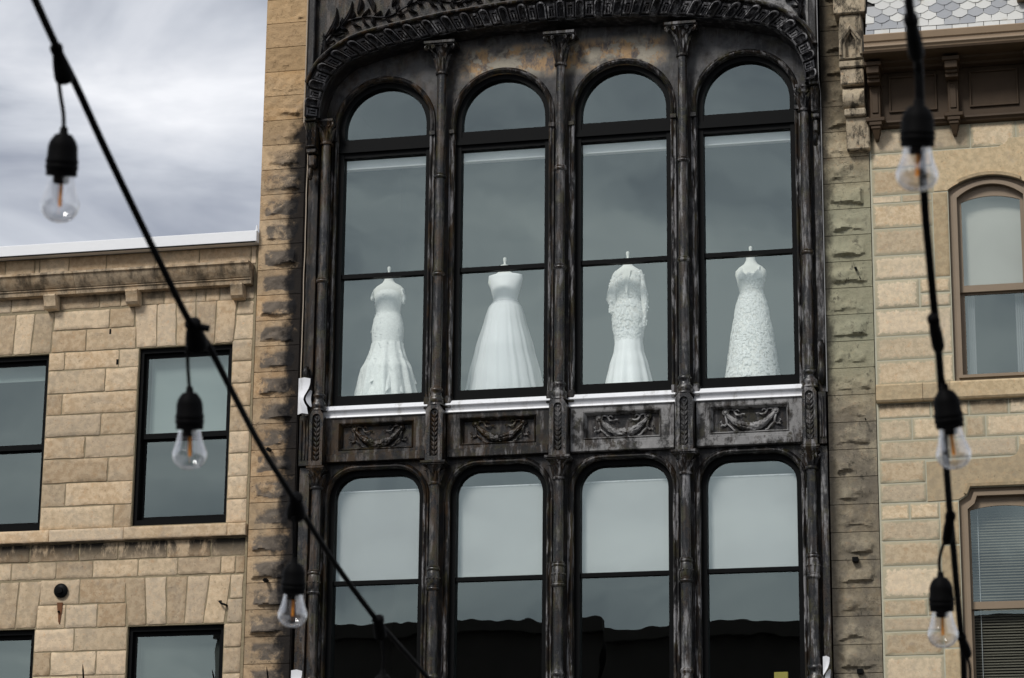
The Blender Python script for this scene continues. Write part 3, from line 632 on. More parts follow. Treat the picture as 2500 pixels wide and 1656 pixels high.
def capital(X, z0, z1, r, aw, ah, volutes=True):
    mb = MB(); H = z1 - z0 - ah
    mb.lathe([(r, z0 - .012), (r * 1.28, z0 - .010), (r * 1.35, z0 + .004), (r * 1.28, z0 + .016), (r * 1.0, z0 + .022), (r * 1.02, z0 + H * .4), (r * 1.2, z0 + H * .7), (r * 1.75, z0 + H * .93), (r * 1.9, z0 + H)], X, YC, 20)
    mb.box(X - aw, X + aw, YC - aw * .82, YC + .10, z1 - ah, z1, .005); mb.box(X - aw * .9, X + aw * .9, YC - aw * .72, YC + .08, z1 - ah - .014, z1 - ah - .001, .003)
    for k in range(8):
        a = R(22.5 + 45 * k); o = Vector((math.cos(a), math.sin(a), 0)); leaf(mb, Vector((X, YC, z0 + .02)) + o * r * 1.0, o, H * .62, r * .42, r * .55, .02)
    for k in range(8):
        a = R(45 * k); o = Vector((math.cos(a), math.sin(a), 0)); leaf(mb, Vector((X, YC, z0 + H * .3)) + o * r * 1.05, o, H * .55, r * .36, r * .9, .03)
    if volutes:
        for sx, sy in ((-1, -1), (1, -1)):
            o = Vector((sx, sy * .75, 0)).normalized(); c = Vector((X, YC, z1 - ah - .036)) + o * aw * 1.02
            spiral(mb, c, o, .030, rad=.011)
            mb.tube([Vector((X, YC, z0 + H * .35)) + o * r * 1.1, Vector((X, YC, z0 + H * .62)) + o * r * 1.5, c + Vector((0, 0, .028)) - o * .02], [.008, .010, .011], 6)
        for s in (-1, 1):
            spiral(mb, Vector((X + s * aw * .38, YC - aw * .72, z1 - ah - .036)), Vector((s, 0, 0)), .022, rad=.008)
    return mb
def column(X, up, cap_z0, cap_z1, rings, base_z, aw):
    r = .053
    if up:
        pr = [(r * .93, cap_z0 - .01)]; zs = sorted(rings, reverse=True)
        prf = [(r, base_z[1])]
        sh = MB(); sh.lathe([(r * 1.02, base_z[1] - .01), (r, 10.1), (r * .95, cap_z0)], X, YC, 24)
    else:
        sh = MB(); sh.lathe([(r * 1.05, base_z[1] - .01), (r * 1.0, 6.7), (r * .98, 6.9), (r * .93, cap_z0)], X, YC, 24)
    o = sh.build('column', M_COL, IB, 40)
    capital(X, cap_z0, cap_z1, r, aw, .035 if up else .028, up).build('capital', M_IR, o, 40)
    for z in rings:
        MB().lathe([(r * .9, z - .03), (r * 1.18, z - .026), (r * 1.32, z - .012), (r * 1.36, z), (r * 1.2, z + .01), (r * 1.28, z + .018), (r * 1.14, z + .028), (r * .9, z + .03)], X, YC, 24).build('ring', M_COL, o, 50)
    z0, z1 = base_z; H = z1 - z0
    MB().lathe([(r * 1.7, z0), (r * 1.72, z0 + H * .05), (r * 1.5, z0 + H * .13), (r * 1.65, z0 + H * .25), (r * 1.62, z0 + H * .38), (r * 1.2, z0 + H * .52), (r * 1.1, z0 + H * .66), (r * 1.3, z0 + H * .76), (r * 1.42, z0 + H * .84), (r * 1.25, z0 + H * .92), (r, z0 + H)], X, YC, 26).build('base', M_COL, o, 50)
    return o
def leaf_strip(X, z0, z1, y):
    mb = MB(); n = int((z1 - z0) / .05); hh = (z1 - z0) / n
    for i in range(n):
        z = z0 + i * hh
        for s in (-1, 1):
            pts = []; vs = []
            m = 6
            for j in range(m + 1):
                t = j / m; cx = X + s * (.003 + .032 * math.sin(t * 1.9)); cz = z + hh * (1.25 * t); w = .010 * math.sin(math.pi * (.15 + .85 * t)) + .001
                vs += [(cx - s * w * .3, y, cz + w), (cx, y - .016 * math.sin(math.pi * (.2 + .7 * t)), cz), (cx + s * w * .9, y, cz - w)]
            mb.add(vs, [(j * 3 + q, j * 3 + q + 1, j * 3 + q + 4, j * 3 + q + 3) for j in range(m) for q in range(2)])
    mb.tube([(X, y - .004, z0), (X, y - .004, z1)], .004, 6); mb.lathe([(0, -.012), (.010, -.008), (.014, 0), (.010, .008), (0, .012)], n=10, caps=False, M=Matrix.Translation((X, y - .004, z1 + .008)))
    return mb
for k in range(-2, 3):
    X = k * BAY + .01 if abs(k) < 2 else math.copysign(2.655, k)
    if k == 2: X = 2.675
    if abs(k) < 2: column(X, True, 12.445, 12.80, (11.25, 10.13), (8.655, 8.86), .178)
    else: column(X, True, 11.715, 12.0, (10.13,), (8.655, 8.86), .085)
    o = column(X, False, 7.80, 8.04, (6.885, 6.675), (5.55, 5.775), .138 if abs(k) < 2 else .10)
    # drum between the two lower rings, with studs
    dm = MB(); dm.lathe([(.058, 6.69), (.066, 6.72), (.068, 6.78), (.066, 6.84), (.058, 6.87)], X, YC, 24)
    for j in range(10):
        a = R(36 * j); dm.lathe([(.0, .0), (.010, .002), (.011, .008), (.006, .014), (0, .015)], n=8, caps=False, M=Matrix.Translation((X + .066 * math.cos(a), YC + .066 * math.sin(a), 6.78)) @ Matrix.Rotation(a, 4, 'Z') @ Matrix.Rotation(R(90), 4, 'Y'))
    dm.build('studded_drum', M_COL, o, 50)
    # pedestal between the storeys
    hw = .094 if abs(k) < 2 else .075
    arcs = arc(X, 8.57, .045, 0, 180, 6)
    pd = plate('pedestal', [[(X - hw, 8.042), (X + hw, 8.042), (X + hw, 8.60), (X + hw * .6, 8.652), (X - hw * .6, 8.652), (X - hw, 8.60)], [(X + .045, 8.09), (X - .045, 8.09)][::-1] + [] if False else ([(X - .045, 8.09)] + [(x, z) for x, z in arcs[::-1]] + [(X + .045, 8.09)])], -.315, -.285, M_COL, IB)
    MB().box(X - hw + .001, X + hw - .001, -.2845, -.10, 8.043, 8.60).build('pedestal_core', M_COL, pd, 0)
    leaf_strip(X, 8.10, 8.57, -.286).build('leaf_relief', M_SPD, pd, 50)
    for s in (-1, 1):
        for j in range(5): MB().lathe([(0, 0), (.005, .001), (.004, .005), (0, .006)], n=6, caps=False, M=Matrix.Translation((X + s * (hw - .02), -.315, 8.12 + j * .1)) @ Matrix.Rotation(R(90), 4, 'X')).build('rivet', M_IR, pd)
    if abs(k) < 2:
        # small foot blocks beside each upper base
        for s in (-1, 1): MB().box(X + s * .115 - .036, X + s * .115 + .036, -.20, -.101, 8.64, 8.775, .006).build('foot_block', M_MUL, IB, 0)
# garlands
def garland(c):
    mb = MB(); n = 46; m = 16; y = -.112; vs = []
    for i in range(n + 1):
        t = i / n * 2 - 1; x = c + t * .255; z = 8.45 - .155 * (1 - t * t) ; tz = .155 * 2 * t / .255; nrm = Vector((-tz, 1)).normalized()
        r = .018 + .030 * (1 - abs(t) ** 1.5)
        for k in range(m):
            a = math.pi * k / (m - 1) ; q = Vector((x * 30, k * 1.3, c * 7)); rr = r * (1 + .35 * noise.noise(Vector((x * 42, z * 42, k * .8))) + .18 * noise.noise(Vector((x * 90, k, c))))
            vs.append((x + nrm.x * rr * math.cos(a), y - rr * 1.15 * math.sin(a), z + nrm.y * rr * math.cos(a)))
    mb.add(vs, [(i * m + k, i * m + k + 1, (i + 1) * m + k + 1, (i + 1) * m + k) for i in range(n) for k in range(m - 1)])
    for s in (-1, 1):
        T = Matrix.Translation((c + s * .262, y, 8.462)) @ Matrix.Rotation(R(90), 4, 'X')
        mb.lathe([(.038, 0), (.040, .014), (.032, .024), (.024, .016), (.016, .020), (.013, .032), (0, .034)], n=16, caps=False, M=T)
        def rb(pts, r_=.008): mb.tube([(c + s * a, y - .008 - .01 * math.sin(i * 1.7), z) for i, (a, z) in enumerate(pts)], [r_ * (.7 + .5 * math.sin(math.pi * i / (len(pts) - 1))) for i in range(len(pts))], 6, flat=.8)
        rb([(.25, 8.48), (.21, 8.49), (.18, 8.485), (.165, 8.46), (.15, 8.435), (.115, 8.43), (.085, 8.445)], .010)
        rb([(.165, 8.475), (.14, 8.49), (.12, 8.47)], .009); rb([(.085, 8.445), (.06, 8.44), (.07, 8.425)])
        rb([(.27, 8.43), (.255, 8.38), (.25, 8.345), (.275, 8.325), (.30, 8.33), (.315, 8.315)], .011)
        rb([(.25, 8.345), (.225, 8.32), (.20, 8.30), (.18, 8.275), (.15, 8.262)], .009); rb([(.30, 8.345), (.32, 8.36), (.305, 8.375)], .008)
    return mb
for c in CX: garland(c + .01).build('garland_relief', M_SPD, [o for o in ALLCH(IB) if o.name.startswith('spandrel_panel')][CX.index(c)], 60)
# outer pilasters
for s in (-1, 1):
    xa, xb = (-2.862, -2.745) if s < 0 else (2.76, 2.842)
    MB().box(xa, xb, -.20, -.101, 8.62, 11.98, .006).build('outer_pilaster', M_IR, IB, 0)
    MB().box(xa, xb, -.20, -.101, 4.6, 8.05, .006).build('outer_pilaster', M_COL, IB, 0)
    fs_ = MB(); fs_.box(xa, xb, -.255, -.101, 8.055, 8.61, .004)
    for j in range(3):
        u = xa + (xb - xa) * (j + .6) / 3.2; fs_.box(u, u + .014, -.275, -.254, 8.12, 8.56, .004)
    fs_.build('fluted_strip', M_IR, IB, 0)
    # corbel under the springing of the arch with its own leafy cap
    cp = MB(); cp.box(xa - .01, xb + .01, -.40, -.10, 11.955, 11.99, .006); cp.box(xa, xb, -.36, -.101, 11.66, 11.952, .01)
    for q in range(3):
        for v in range(3): leaf(cp, Vector((xa + .025 + v * (xb - xa - .05) / 2, -.36, 11.68 + q * .085)), Vector((0, -1, 0)), .10, .022, .02, .02)
    cp.box(xa, xb, -.33, -.202, 11.60, 11.655, .01); cp.box(xa + .01, xb - .01, -.30, -.203, 11.45, 11.595, .02)
    spiral(cp, Vector(((xa + xb) / 2 , -.31, 11.36)), Vector((0, -1, 0)), .06, rad=.02)
    cp.build('springer_corbel', M_IR, IB, 40)
    cs = MB(); xm = (xa + xb) / 2
    cs.tube([(xm, -.22, 9.16), (xm, -.27, 9.14), (xm, -.30, 9.09), (xm, -.275, 9.04), (xm, -.24, 8.98), (xm, -.235, 8.90), (xm, -.26, 8.82), (xm, -.25, 8.74), (xm, -.22, 8.70)], [.02, .026, .03, .03, .032, .038, .042, .036, .02], 10)
    cs.build('scroll_console', M_IR, IB, 50)
# fluted arch: soffit, cove blocks, bands
n = len(dI); YI, YO = -.36, -.47
mb = MB(); vs = []
for i in range(n):
    (xi, zi), (xo, zo) = dI[i], dO[i]
    vs += [(xi, -.101, zi), (xi, YI, zi), (xi + (xo - xi) * .08, YI - .012, zi + (zo - zi) * .08), (xo, YO + .02, zo), (xo, -.101, zo)]
mb.add(vs, [(i * 5 + q, i * 5 + q + 1, i * 5 + q + 6, i * 5 + q + 5) for i in range(n - 1) for q in range(4)] + [(0, 1, 2, 3, 4), tuple((n - 1) * 5 + q for q in (4, 3, 2, 1, 0))])
AR = mb.build('fluted_arch', M_ARC, IB, 40)
NBK = 62
def arch_pt(s, t, off):           # s along 0..1, t across 0..1 (inner->outer), off outwards along -y
    f_ = s * (n - 1); i = min(n - 2, int(f_)); u = f_ - i
    xi = dI[i][0] * (1 - u) + dI[i + 1][0] * u; zi = dI[i][1] * (1 - u) + dI[i + 1][1] * u
    xo = dO[i][0] * (1 - u) + dO[i + 1][0] * u; zo = dO[i][1] * (1 - u) + dO[i + 1][1] * u
    yb = YI + (YO + .02 - YI) * t
    return Vector((xi + (xo - xi) * t, yb - off, zi + (zo - zi) * t))
# every other block is a round topped niche, every other a narrow block with a slot
for k in range(NBK):
    s0, s1 = k / NBK, (k + 1) / NBK; mb = MB()
    if k % 2 == 0:
        rim = []; w0, w1 = s0 + (s1 - s0) * .10, s1 - (s1 - s0) * .02; sm = (w0 + w1) / 2; hw = (w1 - w0) / 2
        outl = [(w0, -.06), (w0, .70)] + [(sm - hw * math.cos(R(a)), .70 + .22 * math.sin(R(a))) for a in (30, 60, 90, 120, 150)] + [(w1, .70), (w1, -.06)]
        vs = []; m_ = len(outl)
        for fr_, of in ((1, .0), (1, .062), (.76, .070), (.64, .016), (.0, .004)):
            for a, t in outl: vs.append(arch_pt(sm + (a - sm) * fr_, (.42 + (t - .42) * (fr_ if fr_ == 1 else fr_ * 1.05 if fr_ else .75)), of))
        mb.add(vs, [(q * m_ + i, q * m_ + (i + 1) % m_, (q + 1) * m_ + (i + 1) % m_, (q + 1) * m_ + i) for q in range(4) for i in range(m_)])
        mb.build('niche_block', M_FLU, AR, 35)
    else:
        w0, w1 = s0 + (s1 - s0) * .14, s1 - (s1 - s0) * .06; sm = (w0 + w1) / 2
        def bx(a0, a1, t0, t1, o0, o1):
            vs = [arch_pt(a, t, o) for o in (o0, o1) for a, t in ((a0, t0), (a1, t0), (a1, t1), (a0, t1))]
            mb.add(vs, [(0, 1, 2, 3), (4, 5, 6, 7), (0, 1, 5, 4), (1, 2, 6, 5), (2, 3, 7, 6), (3, 0, 4, 7)])
        hw = (w1 - w0)
        bx(w0, w0 + hw * .22, .04, .80, 0, .040); bx(w1 - hw * .22, w1, .04, .80, 0, .040); bx(w0, w1, .04, .12, 0, .044); bx(w0, w1, .66, .80, 0, .040)
        bx(sm - hw * .09, sm + hw * .09, .14, .56, 0, .030); bx(sm - hw * .2, sm + hw * .2, .50, .58, 0, .034)
        mb.build('slot_block', M_FLU, AR, 0)
MB().sweep([p for p in dO[::-1] if p[1] > 12.33], [(0, -.10), (0, -.49), (.008, -.51), (.02, -.515), (.03, -.505), (.036, -.485), (.05, -.48), (.055, -.46), (.055, -.10)][::1]).build('arch_band', M_IR, IB, 40)
MB().sweep(dI[::-1], [(.0, -.365), (-.006, -.372), (-.016, -.37), (-.02, -.35), (-.018, -.10)]).build('arch_lip', M_ARC, IB, 40)
# corner spandrels with leafy vines
fr = MB(); fr.box(-2.862, -2.775, -.42, -.101, 12.0, 14.2, .01); fr.box(-2.774, 2.755, -.42, -.101, 13.49, 14.2, .01); fr.box(2.757, 2.842, -.42, -.101, 12.0, 14.2, .01)
fr.build('upper_frame', M_ARC, IB, 0)
MB().box(-2.862, 2.842, -.65, .5, 14.205, 14.6, .02).build('top_cornice', M_ARC, IB, 0)
bk = plate('spandrel_back', [[(2.756, 12.4)] + [(x, z) for x, z in dO if abs(x) < 2.75 and z > 12.4] + [(-2.774, 12.4), (-2.774, 13.489), (2.756, 13.489)]], -.33, -.101, M_SPD, IB)
def vine(sg):
    mb = MB(); st = dense([(2.70, 12.78), (2.62, 12.95), (2.45, 13.10), (2.22, 13.16), (2.0, 13.13), (1.80, 13.20), (1.55, 13.32), (1.3, 13.27), (1.05, 13.24), (.8, 13.33), (.5, 13.36), (.25, 13.31)], 60)
    mb.tube([(sg * x, -.355 - .01 * math.sin(i * .8), z) for i, (x, z) in enumerate(st)], .012, 7)
    def vleaf(p, ang, L, w):
        d = Vector((math.cos(ang), 0, math.sin(ang))); sd = Vector((-d.z, 0, d.x)); vs = []; m = 8
        for j in range(m + 1):
            t = j / m; ww = w * math.sin(math.pi * t ** .8) * (1 + .3 * math.sin(t * 25)) + .002; c = p + d * L * t + sd * (.22 * L * math.sin(t * 2.4)) + Vector((0, -.02 - .03 * math.sin(math.pi * t), 0))
            vs += [c - sd * ww + Vector((0, .03, 0)), c - sd * ww * .4 + Vector((0, -.004, 0)), c + Vector((0, .006, 0)), c + sd * ww * .4 + Vector((0, -.004, 0)), c + sd * ww + Vector((0, .03, 0))]
        for v in vs:
            v.x = sg * v.x
        mb.add(vs, [(j * 5 + q, j * 5 + q + 1, j * 5 + q + 6, j * 5 + q + 5) for j in range(m) for q in range(4)])
    for i in range(2, 58, 3):
        x, z = st[i]; dx, dz = st[i + 1][0] - st[i - 1][0], st[i + 1][1] - st[i - 1][1]; a = math.atan2(dz, dx)
        for s in (-1, 1): vleaf(Vector((x, -.34, z)), a + s * rn(.5, 1.1), rn(.09, .15), rn(.016, .026))
    for x, z, a, L in ((2.70, 12.9, 1.8, .42), (2.72, 12.7, 1.5, .3), (2.55, 13.0, 1.9, .40), (2.66, 12.72, 1.1, .16), (2.3, 13.2, 1.5, .22), (2.1, 13.2, .9, .24), (1.9, 13.25, 1.6, .2), (1.5, 13.05, 2.6, .25), (1.15, 13.2, 2.2, .25)):
        vleaf(Vector((x, -.34, z)), a, L, .032)
    return mb
for sg in (-1, 1): vine(sg).build('vine_relief', M_ARC, bk, 60)
# rust brown plumb line / mastic string and torn flashing at the left edge
MB().tube([(-2.858 + .006 * noise.noise(Vector((z * 3, 0, 0))), -.445 if z > 11.9 else -.27, z) for z in [9.02 + i * .1 for i in range(46)]], .0055, 5).build('mastic_bead', flat_mat('pale mastic', (.42, .35, .27), .8), IB)
MB().tube([(2.858 , -.44 if z > 11.98 else -.28, z) for z in [8.6 + i * .1 for i in range(45)]], .004, 5).build('mastic_bead', flat_mat('grey mastic', (.30, .30, .30), .8), IB)
def torn(x0, x1, z0, z1, y):
    mb = MB(); P = []; nz = 10
    for j in range(nz + 1):
        t = j / nz; bite = .075 * math.exp(-((t - .42) / .24) ** 2); xr = x1 - bite - (.012 if t < .12 else 0)
        z = z0 + (z1 - z0) * t; cr = .028 * math.sin(t * 5 + 1); P.append(((x0, y, z), ((x0 + xr) / 2, y - .02 - cr, z + .006), (xr, y - .012, z - .01 * (t > .8))))
    vs = [p for r_ in P for p in r_] + [(p[0], p[1] + .004, p[2]) for r_ in P for p in r_]; k = 3 * (nz + 1)
    fs = [(j * 3 + q, j * 3 + q + 1, j * 3 + q + 4, j * 3 + q + 3) for j in range(nz) for q in range(2)]
    fs += [tuple(k + i for i in f_)[::-1] for f_ in fs] + [(j * 3 + 2, k + j * 3 + 2, k + j * 3 + 5, j * 3 + 5) for j in range(nz)] + [(j * 3, j * 3 + 3, k + j * 3 + 3, k + j * 3) for j in range(nz)]
    mb.add(vs, fs)
    cu = [(x1 - .005 - .05 * math.sin(math.pi * i / 8), y + .01 - .0 * i, z0 + (z1 - z0) * (.22 + .45 * i / 8)) for i in range(9)]
    mb2 = MB(); vs = []
    for i, (x, yy, z) in enumerate(cu): vs += [(x, yy, z), (min(x1 + .005, x + .02 + .03 * math.sin(math.pi * i / 8)), yy + .03, z)]
    mb2.add(vs, [(2 * i, 2 * i + 1, 2 * i + 3, 2 * i + 2) for i in range(8)]); return mb, mb2
for a in ((-2.852, -2.715, 8.60, 9.005, -.36), (-2.835, -2.71, 5.45, 5.83, -.36), (2.765, 2.835, 5.45, 5.83, -.36)):
    m1_, m2_ = torn(*a); o = m1_.build('torn_flashing', M_WHM, IB, 30); m2_.build('flashing_curl', M_WHG, o, 30)
# stone piers
LPR = MB(); LPR.box(-3.395, -2.885, -.235, .9, 0, 14.6); LPR = LPR.build('stone_pier', M_LP, IB, 0)
LPR['label'] = 'left rock faced pier, ochre above and blackened with soot towards the ironwork'
for k in range(-4, 32):
    zt = 13.203 - .2912 * k
    if zt < 5: break
    rock(-3.40, -2.895, zt - .2912 + .004, zt - .003, -.25, M_LP, LPR, k * 1.37 + 2, bulge=.020 + .024 * abs(noise.noise(Vector((k * 1.7, 3, 0)))), mg=.042, mgx=.05)
RPR = MB(); RPR.box(2.872, 3.345, -.235, .9, 0, 14.6); RPR = RPR.build('stone_pier', M_RP, IB, 0)
RPR['label'] = 'right rock faced pier, greenish in the middle and sooty above'
for k in range(-7, 26):
    zt = 12.023 - .2887 * k
    rock(2.862, 3.352, zt - .2887 + .004, zt - .003, -.25, M_RP, RPR, k * 1.91 + 50, bulge=.034, mg=.05, mgx=.055)
for x, z in ((-3.165, 6.813), (-3.18, 8.244)):
    MB().tube([(x, -.27, z), (x, -.36, z - .01)], .024, 4).build('iron_stub', M_FR, LPR, 0)
for x, z, r_ in ((3.19, 9.90, .014), (3.23, 9.80, .006), (3.25, 8.28, .007)):
    MB().tube([(x, -.27, z), (x, -.335, z)], r_, 10).build('drill_plug', M_FR, RPR)
for x, z in ((3.11, 6.82), (3.13, 5.68)): MB().box(x - .03, x + .03, -.33, -.25, z - .025, z + .025, .004).build('iron_stub', M_FR, RPR, 0)
# carved corbel on the right pier
cb_ = MB(); cb_.box(3.045, 3.385, -.56, -.24, 12.665, 13.6, .01)
cbo = cb_.build('corbel_block', M_CB, RPR, 0)
cg = plate('corbel_gable', [[(3.09, 12.16), (3.345, 12.16), (3.345, 12.47), (3.33, 12.66), (3.105, 12.66), (3.09, 12.47)], [(3.165, 12.18), (3.165, 12.37), (3.215, 12.47), (3.265, 12.37), (3.265, 12.18)]], -.52, -.46, M_CB, RPR, .012)
MB().box(3.10, 3.335, -.455, -.24, 12.16, 12.662, .01).build('corbel_back', M_CB, RPR, 0)
g2 = MB(); g2.sweep([(3.11, 12.20), (3.11, 12.36), (3.215, 12.52), (3.325, 12.36), (3.325, 12.20)], [(-.016, -.515), (-.014, -.545), (0, -.555), (.014, -.545), (.016, -.515)]); g2.build('gable_moulding', M_CB, RPR, 40)
for a in ((3.085, 3.345, -.50, 12.075, 12.155), (3.095, 3.34, -.47, 11.895, 12.07), (3.12, 3.345, -.42, 11.56, 11.64), (3.13, 3.375, -.36, 11.20, 11.555)):
    MB().box(a[0], a[1], a[2], -.24, a[3], a[4], .012).build('corbel_block', M_CB, RPR, 0)
sc_ = MB(); vs = []; m_ = 16
for x in (3.11, 3.335):
    for j in range(m_ + 1):
        a = R(90 + 180 * j / m_); vs.append((x, -.33 + .12 * math.cos(a), 11.768 + .122 * math.sin(a)))
sc_.add(vs, [(j, j + 1, m_ + 2 + j, m_ + 1 + j) for j in range(m_)] + [tuple(range(m_ + 1)), tuple(range(m_ + 1, 2 * m_ + 2))]); sc_.build('corbel_roll', M_CB, RPR, 50)
# =================================================================== MANSARD BUILDING (right)
YR = -.25
RB = tag(empty('mansard_building', (5, YR, 0)), 'peach stone building with slate mansard, tan gutter, brown bracketed cornice and taupe windows', 'building')
def seg_arch(x0, x1, zs, za, n=14):        # from right spring over to left spring
    cx = (x0 + x1) / 2; h = za - zs; hw = (x1 - x0) / 2; r_ = (hw * hw + h * h) / (2 * h); cz = za - r_; a0 = math.degrees(math.asin(hw / r_))
    return arc(cx, cz, r_, 90 - a0, 90 + a0, n)
U0, U1 = 4.165, 5.02
uw = [(U1, 8.645)] + seg_arch(U0, U1, 10.72, 10.855) + [(U0, 8.645)]
lwn = [(U1, 4.9), (U1, 7.40), (U1 - .085, 7.455), (U1 - .12, 7.535), (U0 + .12, 7.535), (U0 + .085, 7.455), (U0, 7.40), (U0, 4.9)]
rw = plate('wall', [rect(3.36, 7.6, 0, 12.2), uw, lwn], YR + .002, YR + .28, M_RWM, RB)
MB().box(3.37, 7.6, 1.2, 12, 0, 12.2).build('building_body', M_DRK, RB, 0)
def rs(x0, x1, z0, z1, m=None, **k):
    return stone(rect(x0, x1, z0, z1), YR, .05, m or M_RW, rw, jit=.002, rc=.005, gap=.006, bev=.002, proud=0.002, **k)
def row(zt, zb, xs):
    if xs[-1] == 6: xs = xs + [6 + rn(.5, .8), 7.59]
    for a, c in zip(xs, xs[1:]): rs(a, c, zb, zt)
X0 = 3.372
row(11.44, 11.165, [X0, 3.9, 4.415, 4.888, 5.4, 6]); row(11.165, 10.995, [X0, 4.02]); row(10.995, 10.698, [X0, 4.02]); row(10.698, 10.612, [X0, 3.682, 4.0])
row(10.612, 10.334, [X0, 4.0]); row(10.334, 10.037, [X0, 4.0]); row(10.037, 9.772, [X0, 4.0]); row(9.772, 9.459, [X0, 3.836])
rs(3.84, 4.16, 9.61, 9.772); rs(3.84, 4.16, 9.459, 9.605); row(9.459, 9.163, [X0, 4.0]); row(9.163, 8.905, [X0, 4.0]); row(8.905, 8.642, [X0, 3.998])
rs(4.0, 4.163, 9.776, 10.705, M_RS); rs(4.0, 4.163, 8.95, 9.455, M_RW); rs(4.0, 4.163, 8.642, 8.947, M_RW)
row(8.445, 8.284, [X0, 3.915, 4.3, 4.702, 5.3, 6]); row(8.284, 8.053, [X0, 3.718, 4.05, 4.253, 4.464, 5.1, 6]); row(8.053, 7.845, [X0, 4.1, 4.78, 5.3, 6]); row(7.845, 7.604, [X0, 3.844])
row(7.604, 7.40, [X0, 3.848]); row(7.395, 7.221, [X0, 3.669, 3.97]); row(7.221, 7.004, [X0, 3.97]); row(7.004, 6.747, [X0, 3.97]); row(6.747, 6.412, [X0, 3.97])
row(6.412, 6.231, [X0, 3.822, 3.97]); row(6.231, 6.076, [X0, 3.97]); row(6.076, 5.834, [X0, 3.968]); row(5.834, 5.56, [X0, 3.968]); row(5.56, 5.3, [X0, 3.7, 3.968])
for zt, zb in ((7.395, 6.95), (6.945, 6.415), (6.41, 5.9), (5.895, 5.3)): rs(3.972, 4.163, zb, zt, M_RS)
for zt, zb in ((10.70, 9.9), (9.895, 9.2), (9.195, 8.65), (7.39, 6.6), (6.595, 5.3)):
    rs(5.024, 5.2, zb, zt, M_RS); zm = (zt + zb) / 2
    for a, c in ((5.205, 5.7), (5.7, 6.5), (6.5, 7.0), (7.0, 7.59)): rs(a, c, zb, zm); rs(a, c, zm, zt)
ua = seg_arch(U0, U1, 10.72, 10.855)
plate('lintel', [[(4.02, 10.712), (U0, 10.712)] + ua[::-1] + [(U1, 10.712), (5.6, 10.712), (5.6, 11.255), (4.81, 11.25), (4.775, 11.195), (4.70, 11.16), (4.02, 11.155)]], YR - .006, YR + .05, M_RS, RB, .003)
la = [(U0, 7.41), (U0 + .085, 7.46), (U0 + .12, 7.54), (U1 - .12, 7.54), (U1 - .085, 7.46), (U1, 7.41)]
plate('lintel', [[(3.852, 7.402)] + la + [(5.6, 7.402), (5.6, 7.965), (4.80, 7.96), (4.765, 7.86), (4.70, 7.835), (3.852, 7.815)]], YR - .006, YR + .05, M_RS, RB, .003)
# label moulding strip over each window
hm = MB(); hm.sweep(ua[2:-2][::-1], [(.0, YR - .006), (.0, YR - .03), (.03, YR - .04), (.036, YR - .006)]); hm.build('hood_mould', M_RS, RB, 40)
MB().sweep([la[1], la[2], la[3], la[4]], [(.0, YR - .006), (.0, YR - .03), (.03, YR - .04), (.036, YR - .006)]).build('hood_mould', M_RS, RB, 30)
for a, c in ((3.365, 3.84), (3.844, 4.12), (4.124, 5.1), (5.104, 6.0)):
    MB().sweep([(a, 8.64), (c, 8.64)], [(0, YR), (0, YR - .055), (-.02, YR - .07), (-.17, YR - .075), (-.19, YR - .06), (-.193, YR)]).build('sill_band', M_RS, RB, 30)
# windows of the mansard building
def t_window(loop_out, loop_in, x0, x1, rail, ztop, z0, zg, archg):
    w = plate('window', [loop_out, loop_in], YR + .03, YR + .22, M_TAN, RB); return w
def inset(lp, d, dz=0, zb=None):
    cx = (U0 + U1) / 2; return [(cx + (x - cx) * (1 - d / .4275), z - (dz if z > 7.3 else 0)) if True else None for x, z in lp]
def ins(lp, d, zbot):
    cx = (U0 + U1) / 2; out = []
    for i, (x, z) in enumerate(lp):
        out.append((cx + (x - cx) * (1 - d / .4275), zbot if i in (0, len(lp) - 1) else z - d))
    return out
w = plate('window', [[(x, z) for x, z in ins(uw, .002, 8.647)], ins(uw, .065, 8.70)[::-1]], YR + .05, YR + .25, M_TAN, RB)
plate('casing', [ins(uw, .045, 8.69), ins(uw, .085, 8.72)[::-1]], YR + .02, YR + .055, M_TAN, w)
plate('upper_sash', [ins(uw, .066, 9.62), [(U1 - .125, 9.692), *[(x, z) for x, z in seg_arch(U0 + .125, U1 - .125, 10.60, 10.655)], (U0 + .125, 9.692)][::-1]], YR + .09, YR + .125, M_TAN, w)
plate('lower_sash', [rect(U0 + .066, U1 - .066, 8.701, 9.64), rect(U0 + .125, U1 - .125, 8.75, 9.60)[::-1]], YR + .13, YR + .165, M_TAN, w)
plate('pane', [[(U1 - .12, 9.68)] + seg_arch(U0 + .12, U1 - .12, 10.605, 10.66) + [(U0 + .12, 9.68)]], YR + .10, YR + .106, M_GL2, w)
MB().box(U0 + .12, U1 - .12, YR + .145, YR + .151, 8.74, 9.61).build('pane', M_GL2, w, 0)
MB().box(U0 + .09, U1 - .09, YR + .20, YR + .205, 9.63, 10.72).build('blind', M_BLC, w, 0)
w['label'] = 'taupe sash window with segmental head and pale blind'
for a, c in ((U0 + .14, U0 + .22), (U1 - .22, U1 - .13)):
    vs = []; m_ = 12
    for j in range(m_ + 1):
        x = a + (c - a) * j / m_; y = YR + .22 + .012 * math.sin(j * 2.1)
        vs += [(x, y, 8.70), (x, y, 9.62)]
    MB().add(vs, []) ; mb = MB(); mb.add(vs, [(2 * j, 2 * j + 2, 2 * j + 3, 2 * j + 1) for j in range(m_)]); mb.build('curtain', M_CUR, w, 60)
w = plate('window', [ins(lwn, .002, 4.9), ins(lwn, .065, 4.92)[::-1]], YR + .05, YR + .25, M_TAN, RB)
w['label'] = 'taupe sash window with shouldered head and venetian blind'
plate('casing', [ins(lwn, .045, 4.92), ins(lwn, .085, 4.95)[::-1]], YR + .02, YR + .055, M_TAN, w)
